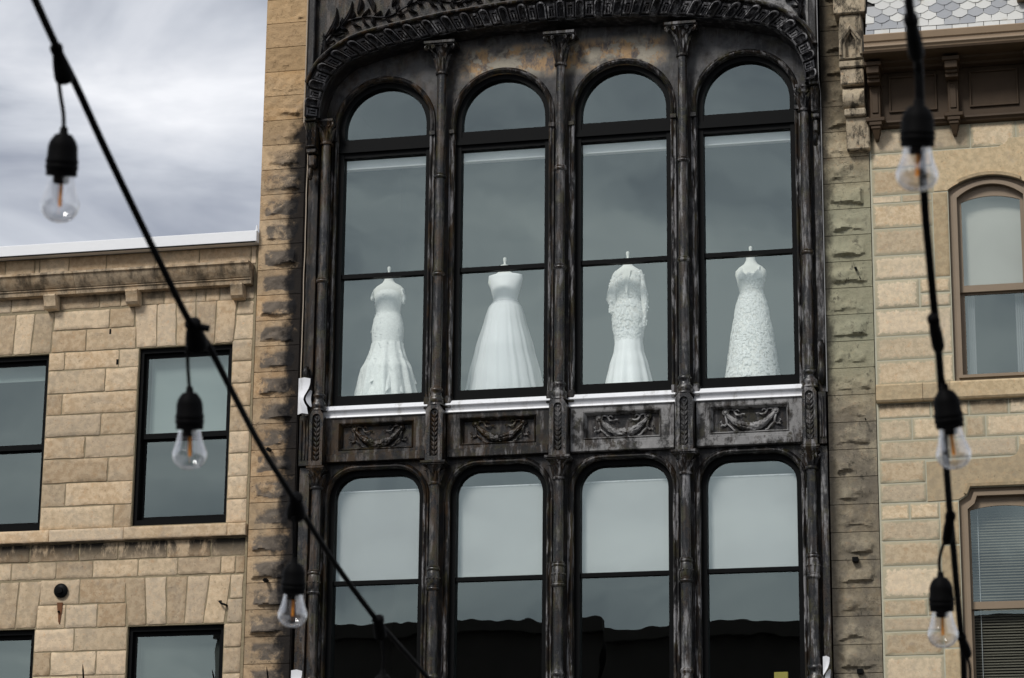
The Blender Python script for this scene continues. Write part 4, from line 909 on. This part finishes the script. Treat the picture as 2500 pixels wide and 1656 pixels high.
plate('upper_sash', [[(U1 - .066, 6.30), (U1 - .066, 7.40), (U0 + .066, 7.40), (U0 + .066, 6.30)], [(U1 - .105, 6.375)] + seg_arch(U0 + .105, U1 - .105, 7.315, 7.355) + [(U0 + .105, 6.375)][::1]], YR + .09, YR + .125, M_TAN, w)
plate('lower_sash', [rect(U0 + .066, U1 - .066, 4.93, 6.335), rect(U0 + .105, U1 - .105, 4.97, 6.325)[::-1]], YR + .13, YR + .165, M_TAN, w)
plate('head_board', [rect(U0 + .066, U1 - .066, 7.401, 7.47)], YR + .10, YR + .13, M_TAN, w)
MB().box(U0 + .10, U1 - .10, YR + .10, YR + .106, 6.37, 7.36).build('pane', M_GL2, w, 0); MB().box(U0 + .10, U1 - .10, YR + .145, YR + .151, 4.96, 6.32).build('pane', M_GL2, w, 0)
z = 7.36; sl_ = []
while z > 4.95:
    m_ = MB(); tl = .009; m_.add([(U0 + .10, YR + .205, z - tl), (U1 - .10, YR + .205, z - tl), (U1 - .10, YR + .222, z + tl), (U0 + .10, YR + .222, z + tl)] + [(U0 + .10, YR + .207, z - tl - .001), (U1 - .10, YR + .207, z - tl - .001), (U1 - .10, YR + .224, z + tl - .001), (U0 + .10, YR + .224, z + tl - .001)], [(0, 1, 2, 3), (4, 7, 6, 5), (0, 4, 5, 1), (2, 6, 7, 3)])
    if not sl_: first = m_.build('slat', M_SLT, w, 0); z0_ = z; sl_.append(first)
    else:
        c_ = first.copy(); C.objects.link(c_); c_.location = Vector(first.location) + Vector((0, 0, z - z0_ + rn(-.0015, .0015))); c_.rotation_euler.y = rn(-.0006, .0006); sl_.append(c_)
    z -= .0285
for x in (U0 + .17, U1 - .2): MB().tube([(x, YR + .20, 7.36), (x, YR + .20, 4.95)], .0035, 5).build('blind_cord', M_WHM, w)
MB().box(3.40, 7.5, YR + .285, YR + .9, 4.5, 4.6).build('room_floor', M_FLR, RB, 0)
# cornice, brackets and frieze
MB().box(3.355, 7.6, -.30, YR, 11.50, 12.10).build('frieze_board', M_BRN, RB, 0)
MB().sweep([(3.355, 11.50), (7.6, 11.50)], [(0.002, YR), (0.002, -.335), (-.02, -.34), (-.03, -.32), (-.055, -.31), (-.068, YR)]).build('frieze_moulding', M_BRN, RB, 25)
for a, c in ((3.585, 4.09), (4.428, 4.937), (5.27, 5.78)):
    p_ = plate('frieze_panel', [rect(a, c, 11.595, 12.0), [(a + .02, 11.615), (a + .02, 11.98), (c - .02, 11.98), (c - .02, 11.615)]], -.325, -.3005, M_BRN, RB, .004)
MB().sweep([(3.36, 12.145), (7.6, 12.145)], [(0, -.24), (0, -.745), (-.025, -.74), (-.04, -.70), (-.042, -.52), (-.06, -.50), (-.075, -.42), (-.095, -.40), (-.10, -.30), (-.10, -.24)]).build('soffit', M_BRN, RB, 25)
MB().sweep([(3.38, 12.315), (7.6, 12.315)], [(0, -.60), (0, -.775), (-.012, -.785), (-.075, -.772), (-.085, -.755), (-.11, -.752), (-.118, -.768), (-.135, -.768), (-.15, -.745), (-.168, -.74), (-.168, -.60)]).build('gutter', M_GUT, RB, 25)
def cbracket(X):
    mb = MB(); k = mb
    o = MB(); o.box(X - .09, X + .09, -.62, -.302, 12.03, 12.075, .006); o.box(X - .066, X + .066, -.60, -.303, 11.95, 12.029, .006); o.box(X - .06, X + .06, -.55, -.303, 11.915, 11.949, .004); o.box(X - .066, X + .066, -.52, -.303, 11.875, 11.913, .004)
    o.box(X - .055, X + .055, -.40, -.303, 11.52, 11.874, .006)
    r_ = o.build('bracket', M_BRN, RB, 0)
    MB().box(X - .032, X + .032, -.415, -.401, 11.57, 11.84, .004).build('bracket_panel', M_BRN, r_, 0)
    MB().box(X - .10, X + .10, -.43, -.303, 11.475, 11.518, .006).build('bracket_cap', M_BRN, r_, 0)
    d = MB(); d.box(X - .066, X + .066, -.42, -.303, 11.435, 11.474, .004); d.box(X - .05, X + .05, -.405, -.303, 11.40, 11.434, .004)
    vs = [(X - .042, -.395, 11.399), (X + .042, -.395, 11.399), (X + .042, -.26, 11.399), (X - .042, -.26, 11.399), (X - .018, -.35, 11.30), (X + .018, -.35, 11.30), (X + .018, -.26, 11.30), (X - .018, -.26, 11.30)]
    d.add(vs, [(0, 1, 2, 3), (4, 5, 6, 7), (0, 1, 5, 4), (1, 2, 6, 5), (2, 3, 7, 6), (3, 0, 4, 7)]); d.build('bracket_drop', M_BRN, r_, 0)
for X in (3.447, 4.263, 5.10, 5.93): cbracket(X)
# mansard with hexagonal slates
TB = R(22)
def sp_(x, s, o): # s metres up the slope, o proud
    return Vector((x, -.69 + s * math.sin(TB) - o * math.cos(TB), 12.33 + s * math.cos(TB) - o * math.sin(TB) * -1 * 0))
mb = MB(); q = [sp_(3.39, -.02, -.02), sp_(7.6, -.02, -.02), sp_(7.6, 1.05, -.02), sp_(3.39, 1.05, -.02)]; mb.add(q + [v + Vector((0, .1, 0)) for v in q], [(0, 1, 2, 3), (4, 5, 6, 7), (0, 1, 5, 4), (3, 2, 6, 7), (0, 3, 7, 4), (1, 2, 6, 5)])
MS = mb.build('mansard_roof', M_ROOF, RB, 0)
PXW = .163; PH = .098
for r_ in range(10):
    s0 = r_ * PH - .02; off = (r_ % 2) * PXW / 2; hexr = r_ >= 2
    x = 3.40 - PXW / 2 + off
    while x < 7.5:
        if rn(0, 1) > .985 and r_ > 2: x += PXW; continue
        g = .003; a, c = x + g, x + PXW - g; a_, c_ = max(a, 3.392), c
        if c_ - a_ < .03: x += PXW; continue
        lift = .016 + rn(-.002, .003); j = rn(-.004, .004); ov = PH * 1.55
        o0, o1 = lift, .004
        if hexr and a_ == a:
            pd = PH * .36; ol = [(a, s0 + pd + j), ((a + c) / 2 - .022, s0 - .006 + j), ((a + c) / 2 + .022, s0 - .006 + j), (c, s0 + pd + j), (c, s0 + ov), (a, s0 + ov)]
        else: ol = [(a_, s0 + j), (c_, s0 + j), (c_, s0 + ov), (a_, s0 + ov)]
        m2 = MB(); n_ = len(ol)
        def off_(s): return o0 + (o1 - o0) * (s - s0) / ov
        vs = [sp_(px_, s_, off_(s_)) for px_, s_ in ol] + [sp_(px_, s_, off_(s_) - .008) for px_, s_ in ol]
        m2.add(vs, [tuple(range(n_)), tuple(range(n_, 2 * n_))[::-1]] + [(i, (i + 1) % n_, n_ + (i + 1) % n_, n_ + i) for i in range(n_)])
        m2.build('slate', M_SLA, MS, 0); x += PXW
# dormer foot at the far right of the roof
dm = MB(); dm.box(4.97, 5.6, -.72, -.2, 12.62, 12.70, .006); dm.box(4.99, 5.6, -.68, -.2, 12.705, 13.4, .006); dm.build('dormer_cheek', M_TAN, RB, 0)
# =================================================================== BUILDINGS ACROSS THE STREET (seen in the glass)
for x0, x1, h, lb in ((-46, -19.5, 9.6, 'long dark brick block across the street to the left'), (-19.4, -8.5, 13.6, 'dark brick building with stepped parapet mirrored in the middle windows'), (-8.4, 3.5, 13.3, 'plain dark brick building mirrored in the right windows'), (3.6, 24, 12.8, 'wide dark brick building across the street behind the viewer')):
    o = tag(empty('brick_building', ((x0 + x1) / 2, -44.2, 0)), lb, 'building', 'brick buildings across the street')
    MB().box(x0, x1, -56, -44.2, .15, h).build('wall', M_OPP, o, 0)
    pr_ = MB(); pr_.box(x0, x1, -44.5, -43.9, h + .001, h + .35)
    pr_.build('parapet', M_OPP, o, 0)
    k = int((x1 - x0) / 2.4)
    for fl_ in range(3):
        for i in range(k):
            xx = x0 + (i + .5) * (x1 - x0) / k; MB().box(xx - .5, xx + .5, -44.19, -44.15, 1.5 + fl_ * 4, 3.6 + fl_ * 4).build('window', M_FR, o, 0)
# =================================================================== DRESSES
def body(name, rings, cx, cy, m, parent, folds=None, n=72, rough=None, cap=.29):
    """rings: (z, halfwidth, halfdepth[, dx]); folds(t z) -> (amp, count)"""
    mb = MB(); vs = []; zz = []
    RR = []
    rings = [(z, a, min(d, cap)) for z, a, d in rings]
    for a, c in zip(rings, rings[1:]):
        st = max(2, int(abs(a[0] - c[0]) / .02))
        for j in range(st):
            t = j / st; t2 = t * t * (3 - 2 * t) * .35 + t * .65; RR.append([a[q] + (c[q] - a[q]) * (t if q == 0 else t2) for q in range(3)])
    RR.append(list(rings[-1][:3]))
    for z, a, d in RR:
        am, ct = folds(z) if folds else (0, 1)
        for k in range(n):
            th = 2 * math.pi * k / n
            f_ = 1 + am * math.sin(th * ct + 1.3 * math.sin(th * 2 + z * 1.5)) + am * .5 * math.sin(th * (ct * 1.7 // 1) + z * 3)
            rr = (rough * noise.noise(Vector((math.cos(th) * 9, math.sin(th) * 9, z * 22))) if rough else 0)
            vs.append((cx + math.cos(th) * (a * f_ + rr), cy + math.sin(th) * (d * f_ + rr), z))
    m_ = len(RR)
    mb.add(vs, [(i * n + k, i * n + (k + 1) % n, (i + 1) * n + (k + 1) % n, (i + 1) * n + k) for i in range(m_ - 1) for k in range(n)] + [tuple(range(n)), tuple((m_ - 1) * n + k for k in range(n))])
    return mb.build(name, m, parent, 60), RR
FZ = 8.61; YD = .33
def form(cx, shw, neck, sh_z, lb):
    t = tag(empty('dress_form', (cx, YD, FZ)), lb, 'dress form', 'dress forms in the arched windows')
    body('torso', [(neck + .005, .048, .05), (neck - .06, .050, .052), (sh_z + .045, .075, .06), (sh_z + .01, shw * .72, .075), (sh_z - .03, shw * .93, .085), (sh_z - .07, shw * .96, .09), (sh_z - .16, .145, .115), (sh_z - .3, .12, .09), (sh_z - .5, .16, .11), (sh_z - .62, .165, .12)], cx, YD, M_FORM, t, n=40)
    MB().lathe([(.02, neck), (.024, neck + .01), (.012, neck + .025), (.014, neck + .05), (.02, neck + .07), (.018, neck + .092), (.006, neck + .10)], cx, YD, 16).build('neck_finial', M_FORM, t, 50)
    MB().lathe([(.018, sh_z - .6), (.018, FZ + .02), (.16, FZ + .015), (.17, FZ)], cx, YD, 20).build('stand', M_FR, t, 50)
    return t
form(-2.06, .19, 10.33, 10.19, 'cream dress form under the mermaid gown in the first arched window from the left')
form(-.735, .195, 10.355, 10.235, 'cream dress form under the full tulle gown in the second arched window')
form(.645, .175, 10.34, 10.215, 'cream dress form under the long sleeved gown in the third arched window')
form(1.995, .178, 10.315, 10.165, 'cream dress form with bare shoulders under the petal gown by the right pier')
def petals(parent, cx, cy, RR, zr, cnt, size, seed, front=True, name='lace_petals', dens=None):
    mb = MB(); r_ = random.Random(seed); zs = [q[0] for q in RR]
    for _ in range(cnt):
        z = r_.uniform(*zr)
        if dens and r_.random() > dens(z): continue
        th = R(r_.uniform(180, 360)); i = min(range(len(zs)), key=lambda q: abs(zs[q] - z)); a, d = RR[i][1], RR[i][2]
        p = Vector((cx + a * math.cos(th) * 1.01, cy + d * math.sin(th) * 1.01, z)); nr = Vector((math.cos(th), math.sin(th) * a / d, .1)).normalized()
        u = nr.cross(Vector((0, 0, 1))).normalized(); v = u.cross(nr); s = size * r_.uniform(.5, 1.25); a0 = r_.uniform(0, 6.28); k = 5
        vs = [p + nr * .005]
        for j in range(k * 2):
            an = a0 + math.pi * j / k; rr = s * (1 if j % 2 == 0 else .55); vs.append(p + (u * math.cos(an) + v * math.sin(an)) * rr + nr * (.008 if j % 2 == 0 else .002))
        mb.add(vs, [(0, 1 + j, 1 + (j + 1) % (2 * k)) for j in range(2 * k)])
    o = mb.build(name, M_PET, parent, 0); o['kind'] = 'stuff'; return o
G = 'wedding dresses on show in the arched windows'
def dress(cx, lb): return tag(empty('wedding_dress', (cx, YD, FZ)), lb, 'wedding dress', G)
# 1 mermaid gown
c = -2.06; d1 = dress(c, 'white lace mermaid wedding gown with off shoulder sleeves and ruffled hem, leftmost arched window')
o, RR = body('bodice', [(10.14, .160, .088), (10.10, .166, .105), (10.02, .150, .125), (9.89, .137, .10), (9.80, .165, .12), (9.70, .182, .135), (9.60, .178, .135), (9.52, .170, .13), (9.48, .178, .14)], c, YD, M_LAC, d1)
petals(d1, c, YD, RR, (9.5, 10.1), 60, .009, 3)
o, RR = body('skirt', [(9.54, .176, .137), (9.46, .19, .16), (9.35, .225, .20), (9.24, .275, .26), (9.1, .30, .28), (8.95, .325, .29), (8.64, .37, .32)], c, YD, M_LAC, d1, folds=lambda z: (.02 + max(0, 9.5 - z) * .09, 11), n=140, rough=.004)
petals(d1, c, YD, RR, (9.15, 9.55), 110, .012, 4, dens=lambda z: .4 + (z - 9.15))
for k, (z0, a) in enumerate(((9.36, .215), (9.24, .265), (9.10, .295), (8.96, .32), (8.82, .34))):
    mb = MB(); vs = []; n_ = 150; r2 = random.Random(k)
    ph = r2.uniform(0, 6)
    for j in range(n_):
        th = 2 * math.pi * j / n_; wv = math.sin(th * 13 + ph) + .6 * math.sin(th * 7 + ph * 2) + .4 * math.sin(th * 23 + k); dz = .035 * math.sin(th * 4 + ph) + .02 * math.sin(th * 9)
        for u in range(4):
            t = u / 3; q = a * (1.0 + .012 * u + t * .09 + t * .085 * wv); vs.append((c + q * math.cos(th), YD + min(q * .86, .27 + .04 * math.sin(th * 13)) * math.sin(th), z0 + dz - t * .17 - t * .02 * wv))
    mb.add(vs, [(j * 4 + u, ((j + 1) % n_) * 4 + u, ((j + 1) % n_) * 4 + u + 1, j * 4 + u + 1) for j in range(n_) for u in range(3)])
    mb.build('ruffle', M_LAC, d1, 60)
for s in (-1, 1):
    mb = MB(); vs = []
    for j in range(9):
        t = j / 8; x = c + s * (.15 + .034 * math.sin(t * 1.9)); z = 10.15 - .03 * t - (.13 if s > 0 else .07) * t ** 1.4
        for q in range(10): an = 2 * math.pi * q / 10; rr = .032 * (1 + .2 * math.sin(q * 2.2 + t * 9)) * (1 - .3 * t); vs.append((x + rr * math.cos(an) * .6, YD - .01 + rr * 1.4 * math.sin(an), z + rr * .4 * math.cos(an)))
    mb.add(vs, [(j * 10 + q, j * 10 + (q + 1) % 10, (j + 1) * 10 + (q + 1) % 10, (j + 1) * 10 + q) for j in range(8) for q in range(10)] + [tuple(range(10)), tuple(80 + q for q in range(10))])
    mb.build('sleeve', M_LAC, d1, 60)
# 2 tulle ball gown
c = -.725; d2 = dress(c, 'plain white wedding gown with full tulle skirt and wide straps, second window from left')
o, RR = body('bodice', [(10.255, .150, .075), (10.245, .190, .082), (10.20, .193, .09), (10.13, .176, .115), (10.06, .155, .13), (9.98, .137, .105), (9.955, .132, .10)], c, YD, M_SAT, d2)
MB().lathe([(.134, 9.965), (.139, 9.96), (.139, 9.935), (.133, 9.93)], 0, 0, 40, False, Matrix.Translation((c, YD, 0)) @ Matrix.Diagonal((1, .78, 1, 1))).build('waist_band', M_SAT, d2, 50)
body('skirt', [(9.95, .132, .10), (9.87, .18, .15), (9.75, .20, .18), (9.4, .275, .26), (9.1, .34, .32), (8.64, .40, .38)], c, YD, M_SAT, d2, folds=lambda z: (.004 + max(0, 9.9 - z) * .014, 15), n=150, cap=.245)
body('tulle_layer', [(9.95, .136, .104), (9.87, .19, .16), (9.75, .225, .20), (9.4, .325, .31), (9.1, .40, .39), (8.64, .50, .47)], c, YD, M_TUL, d2, folds=lambda z: (.003 + max(0, 9.9 - z) * .022, 21), n=180)
# 3 long sleeved gown
c = .655; d3 = dress(c, 'white fitted wedding gown with long lace sleeves and deep V neck, third window')
o, RR = body('bodice', [(10.205, .13, .085), (10.15, .168, .10), (10.05, .162, .125), (9.95, .135, .10), (9.88, .126, .095), (9.80, .158, .12), (9.68, .178, .135), (9.58, .172, .13), (9.44, .148, .12)], c, YD, M_LAC2, d3)
petals(d3, c, YD, RR, (9.42, 9.88), 360, .019, 8); petals(d3, c, YD, RR, (9.88, 10.18), 170, .013, 9)
body('skirt', [(9.56, .170, .128), (9.44, .15, .122), (9.3, .165, .15), (9.15, .21, .19), (8.95, .25, .23), (8.64, .33, .30)], c, YD, M_SAT, d3, folds=lambda z: (.004 + max(0, 9.45 - z) * .06, 9), n=120)
mb = MB(); mb.add([(c - .045, YD - .105, 10.215), (c + .045, YD - .105, 10.215), (c + .006, YD - .142, 9.93), (c - .006, YD - .142, 9.93), (c, YD - .135, 10.12)], [(0, 1, 4), (1, 2, 4), (2, 3, 4), (3, 0, 4)]); mb.build('neckline_insert', M_FORM, d3, 60)
for s in (-1, 1):
    pts = [(.115, 10.20, .035), (.135, 10.165, .034), (.152, 10.08, .035), (.168, 9.97, .036), (.180, 9.87, .038), (.18, 9.78, .034), (.175, 9.70, .032), (.165, 9.62, .034), (.155, 9.56, .024)]
    if s < 0: pts = [(.115, 10.20, .035), (.14, 10.165, .040), (.16, 10.08, .044), (.18, 9.97, .052), (.185, 9.89, .056), (.175, 9.83, .034), (.18, 9.77, .042), (.17, 9.73, .025)]
    mb = MB(); mb.tube([(c + s * x, YD - .02, z) for x, z, r_ in pts], [r_ * (1 + .08 * math.sin(i * 5)) for i, (x, z, r_) in enumerate(pts)], 14); sv = mb.build('sleeve', M_LAC2, d3, 60)
    mb = MB(); r2 = random.Random(20 + s)
    for _ in range(70):
        i = r2.randrange(len(pts) - 1); t = r2.random(); x = pts[i][0] * (1 - t) + pts[i + 1][0] * t; z = pts[i][1] * (1 - t) + pts[i + 1][1] * t; rr = pts[i][2]; an = R(r2.uniform(180, 360))
        p = Vector((c + s * x + rr * math.cos(an), YD - .02 + rr * math.sin(an), z)); q = .011 * r2.uniform(.5, 1.2)
        mb.add([p + Vector((0, -.006, 0))] + [p + Vector((q * math.cos(a_), .0, q * math.sin(a_))) for a_ in (0, 1.26, 2.5, 3.8, 5.0)], [(0, 1 + j, 1 + (j + 1) % 5) for j in range(5)])
    pe = mb.build('lace_petals', M_PET, sv, 0); pe['kind'] = 'stuff'
# 4 petal gown
c = 2.0; d4 = dress(c, 'white sleeveless V neck wedding gown covered in raised petals, fourth window beside the right pier')
o, RR = body('bodice', [(10.08, .138, .112), (10.02, .145, .12), (9.95, .128, .105), (9.90, .12, .095), (9.84, .13, .10)], c, YD, M_LAC2, d4)
petals(d4, c, YD, RR, (9.84, 10.09), 150, .016, 11)
o, RR = body('skirt', [(9.86, .128, .10), (9.78, .155, .12), (9.68, .178, .14), (9.4, .225, .20), (9.1, .265, .245), (8.9, .295, .27), (8.64, .33, .30)], c, YD, M_LAC2, d4, folds=lambda z: (.004 + max(0, 9.6 - z) * .018, 8), n=110)
petals(d4, c, YD, RR, (8.66, 9.85), 1500, .021, 12, dens=lambda z: .9)
for s in (-1, 1):
    mb = MB(); mb.tube([(c + s * .08, YD - .108, 10.075), (c + s * .095, YD - .088, 10.13), (c + s * .10, YD - .06, 10.165), (c + s * .10, YD + .02, 10.17)], [.014, .008, .006, .006], 8); mb.build('strap', M_LAC, d4, 50)
    mb = MB(); mb.add([(c + s * .005, YD - .135, 9.99), (c + s * .14, YD - .095, 10.03), (c + s * .135, YD - .085, 10.10), (c + s * .085, YD - .125, 10.115), (c + s * .03, YD - .142, 10.04)], [(0, 1, 4), (1, 2, 3), (1, 3, 4)]); mb.build('bust_cup', M_LAC, d4, 60)
yc = MB(); yc.box(2.18, 2.325, .30, .33, 5.55, 5.785, .004); tag(yc.build('card_box', M_YEL, smooth=0), 'small yellow card box standing inside the dark lower right window', 'box')
# =================================================================== STRING LIGHTS
def light_string(name, lb, pts, rad, lamps, splices, tails=()):
    root = tag(empty(name, at(*pts[0])), lb, 'string lights', 'strings of outdoor bulbs over the street')
    P = [at(*p) for p in pts]
    # smooth
    q = []; Q = [P[0] * 2 - P[1]] + P + [P[-1] * 2 - P[-2]]
    for i in range(1, len(Q) - 2):
        a, b_, c, d = Q[i - 1:i + 3]
        for j in range(8):
            t = j / 8; q.append(.5 * ((2 * b_) + (c - a) * t + (2 * a - 5 * b_ + 4 * c - d) * t * t + (3 * b_ - a - 3 * c + d) * t ** 3))
    q.append(P[-1]); MB().tube(q, rad, 10).build('cable', M_CAB, root, 60)
    for sp0, sp1, r0, r1, kn in splices:
        a, b_ = at(*sp0), at(*sp1); dd = (b_ - a); L = dd.length
        ps = [a + dd * t for t in (-.06, .0, .10, .22, .5, .78, .92, 1.0, 1.05)]; rs_ = [rad, r0 * .95, r0, r0 * .86, (r0 + r1) * .5, r1, r1, r1 * .85, rad]
        o = MB().tube(ps, rs_, 12).build('splice', M_CAB, root, 60)
        if kn: MB().tube([a + dd * .1 + RT * r0 * .9 - UP * r0 * .3, a + dd * .1 + RT * r0 * 1.9 - UP * r0 * .5], r0 * .42, 8).build('cable_tie', M_CAB, o, 60)
    for cord, top, bot, dep, wpx, hidden in lamps:
        # cord pixels down to the socket top; socket axis from top to bulb tip
        A = at(*top, dep); B = at(*bot, dep); ax = (B - A); H = ax.length; ax.normalize()
        if cord:
            cp = [at(x, y, dep) for x, y in cord] + [A + ax * .003]; qq = []
            Q = [cp[0] * 2 - cp[1]] + cp + [cp[-1] * 2 - cp[-2]]
            for i in range(1, len(Q) - 2):
                a, b_, c, d = Q[i - 1:i + 3]
                for j in range(6): t = j / 6; qq.append(.5 * ((2 * b_) + (c - a) * t + (2 * a - 5 * b_ + 4 * c - d) * t * t + (3 * b_ - a - 3 * c + d) * t ** 3))
            qq.append(cp[-1]); MB().tube(qq, .0028 if len(cord) else .003, 8).build('drop_cord', M_CAB, root, 60)
        T = Matrix.Translation(A) @ (-ax).to_track_quat('Z', 'Y').to_matrix().to_4x4()
        D = wpx * dep / F; w = D / 2; hs = H * .50                        # socket length
        # socket: -z is down the axis
        so_ = MB().lathe([(.0035, .004), (.005, .002), (.0055, -.004), (w * .30, -.006), (w * .42, -hs * .10), (w * .66, -hs * .24), (w * .76, -hs * .36), (w * .79, -hs * .62), (w * .84, -hs * .66), (w * .84, -hs * .72), (w * .80, -hs * .75), (w * .84, -hs * .78), (w * .84, -hs * .84), (w * .80, -hs * .87), (w * .80, -hs), (w * .66, -hs), (w * .6, -hs * .9)], n=28, M=T).build('light_socket', M_CAB, root, 50)
        MB().lathe([(w * .42, -hs * .93), (w * .42, -hs * 1.13), (w * .34, -hs * 1.17), (w * .10, -hs * 1.18)], n=20, caps=False, M=T).build('lamp_cap', M_CAB, so_, 50)
        L = H
        MB().lathe([(w * .62, -hs * .96), (w * .66, -hs * 1.10), (w * .78, -hs * 1.32), (w * .93, -hs * 1.50), (w * 1.0, -L * .79), (w * .985, -L * .84), (w * .90, -L * .90), (w * .70, -L * .955), (w * .42, -L * .99), (w * .15, -L * 1.0), (w * .001, -L)], n=36, caps=False, M=T).build('bulb', M_BULB, so_, 80)
        MB().tube([T @ Vector((w * .02, 0, -hs * 1.16)), T @ Vector((w * .02, 0, -L * .83))], w * .095, 8).build('filament', M_FIL, so_, 60)
        MB().tube([T @ Vector((-w * .18, w * .1, -hs * 1.16)), T @ Vector((-w * .14, w * .1, -L * .80))], w * .022, 6).build('support_wire', flat_mat('grey wire', (.4, .38, .35), .4) if 'grey wire' not in bpy.data.materials else bpy.data.materials['grey wire'], so_, 60)
    return root
light_string('string_light', 'black cable of clear bulbs running diagonally down across the sky, low building and iron front',
    [(20, -150, 3.1), (86, 0, 3.3), (140, 118, 3.42), (184, 205, 3.47), (255, 360, 3.57), (322, 500, 3.67), (395, 650, 3.8), (462, 784, 3.92), (505, 838, 3.98), (561, 945, 4.1), (635, 1086, 4.35), (700, 1190, 4.55), (737, 1250, 4.64), (820, 1379, 4.85), (912, 1504, 5.06), (951, 1550, 5.15), (1046, 1656, 5.4), (1200, 1830, 5.8)], .0050,
    [([(144, 205), (148, 235), (155, 280)], (156, 317), (143, 543), 3.42, 95, 0), ([(457, 850), (459, 900)], (463, 950), (463, 1147), 3.95, 84, 0), ([(716, 1262), (717, 1310)], (719, 1368), (713, 1532), 4.6, 72, 0), ([(931, 1555), (936, 1600)], (935, 1641), (933, 1800), 5.1, 66, 0)],
    [((136, 112, 3.42), (160, 200, 3.44), .0085, .0125, 0), ((470, 786, 3.93), (482, 850, 3.96), .0125, .0165, 1), ((722, 1212, 4.6), (722, 1262, 4.63), .013, .0175, 0), ((922, 1508, 5.06), (930, 1558, 5.08), .0120, .0115, 0)])
light_string('string_light', 'black cable of clear bulbs hanging nearly vertical in front of the mansard building',
    [(2205, -150, 2.85), (2219, 0, 2.98), (2226, 60, 3.03), (2240, 130, 3.1), (2247, 250, 3.20), (2250, 380, 3.30), (2256, 467, 3.36), (2260, 533, 3.4), (2270, 640, 3.47), (2280, 745, 3.53), (2288, 815, 3.58), (2295, 900, 3.66), (2300, 980, 3.75), (2306, 1080, 3.85), (2311, 1146, 3.95), (2319, 1250, 4.1), (2326, 1320, 4.2), (2333, 1401, 4.3), (2341, 1490, 4.42), (2348, 1560, 4.5), (2352, 1610, 4.56), (2354, 1700, 4.65)], .0052,
    [([(2232, 130), (2238, 170), (2240, 220)], (2241, 249), (2238, 468), 3.13, 104, 0), ([(2293, 850), (2298, 900)], (2306, 944), (2333, 1146), 3.68, 86, 0), ([(2308, 1318), (2298, 1345), (2293, 1375)], (2296, 1402), (2303, 1582), 4.37, 75, 0), ([(2358, 1598), (2367, 1625), (2369, 1670)], (2369, 1720), (2371, 1880), 4.7, 70, 0)],
    [((2223, 42, 3.02), (2238, 138, 3.1), .0085, .0095, 0), ((2278, 775, 3.53), (2292, 852, 3.58), .0085, .0085, 0), ((2321, 1256, 4.1), (2312, 1322, 4.15), .0085, .0085, 0), ((2346, 1552, 4.48), (2362, 1600, 4.52), .008, .0085, 0)])
# thin dark spikes standing in front of the walls at the bottom of the view
for i, (a, b_, c) in enumerate((((202, 1622), (205, 1680), 'thin black spike in front of the low building, leftmost of three'), ((518, 1635), (528, 1690), 'thin black spike leaning left before the lower window of the low building'), ((651, 1628), (658, 1690), 'thin black spike in front of the left rock faced pier'))):
    P0 = at(*a, 26.6); P1 = at(*b_, 26.6); d_ = (P1 - P0).normalized(); base = P0 + d_ * 1.2
    tp = MB(); tp.tube([P0, P0 + d_ * .06, base, Vector((base.x, YL + .02, base.z - .25))], [.002, .009, .014, .014], 8)
    o = tp.build('metal_spike', M_FR, None, 60); tag(o, c, 'spike', 'spikes rising along the bottom edge')
SC.render.engine = 'CYCLES'
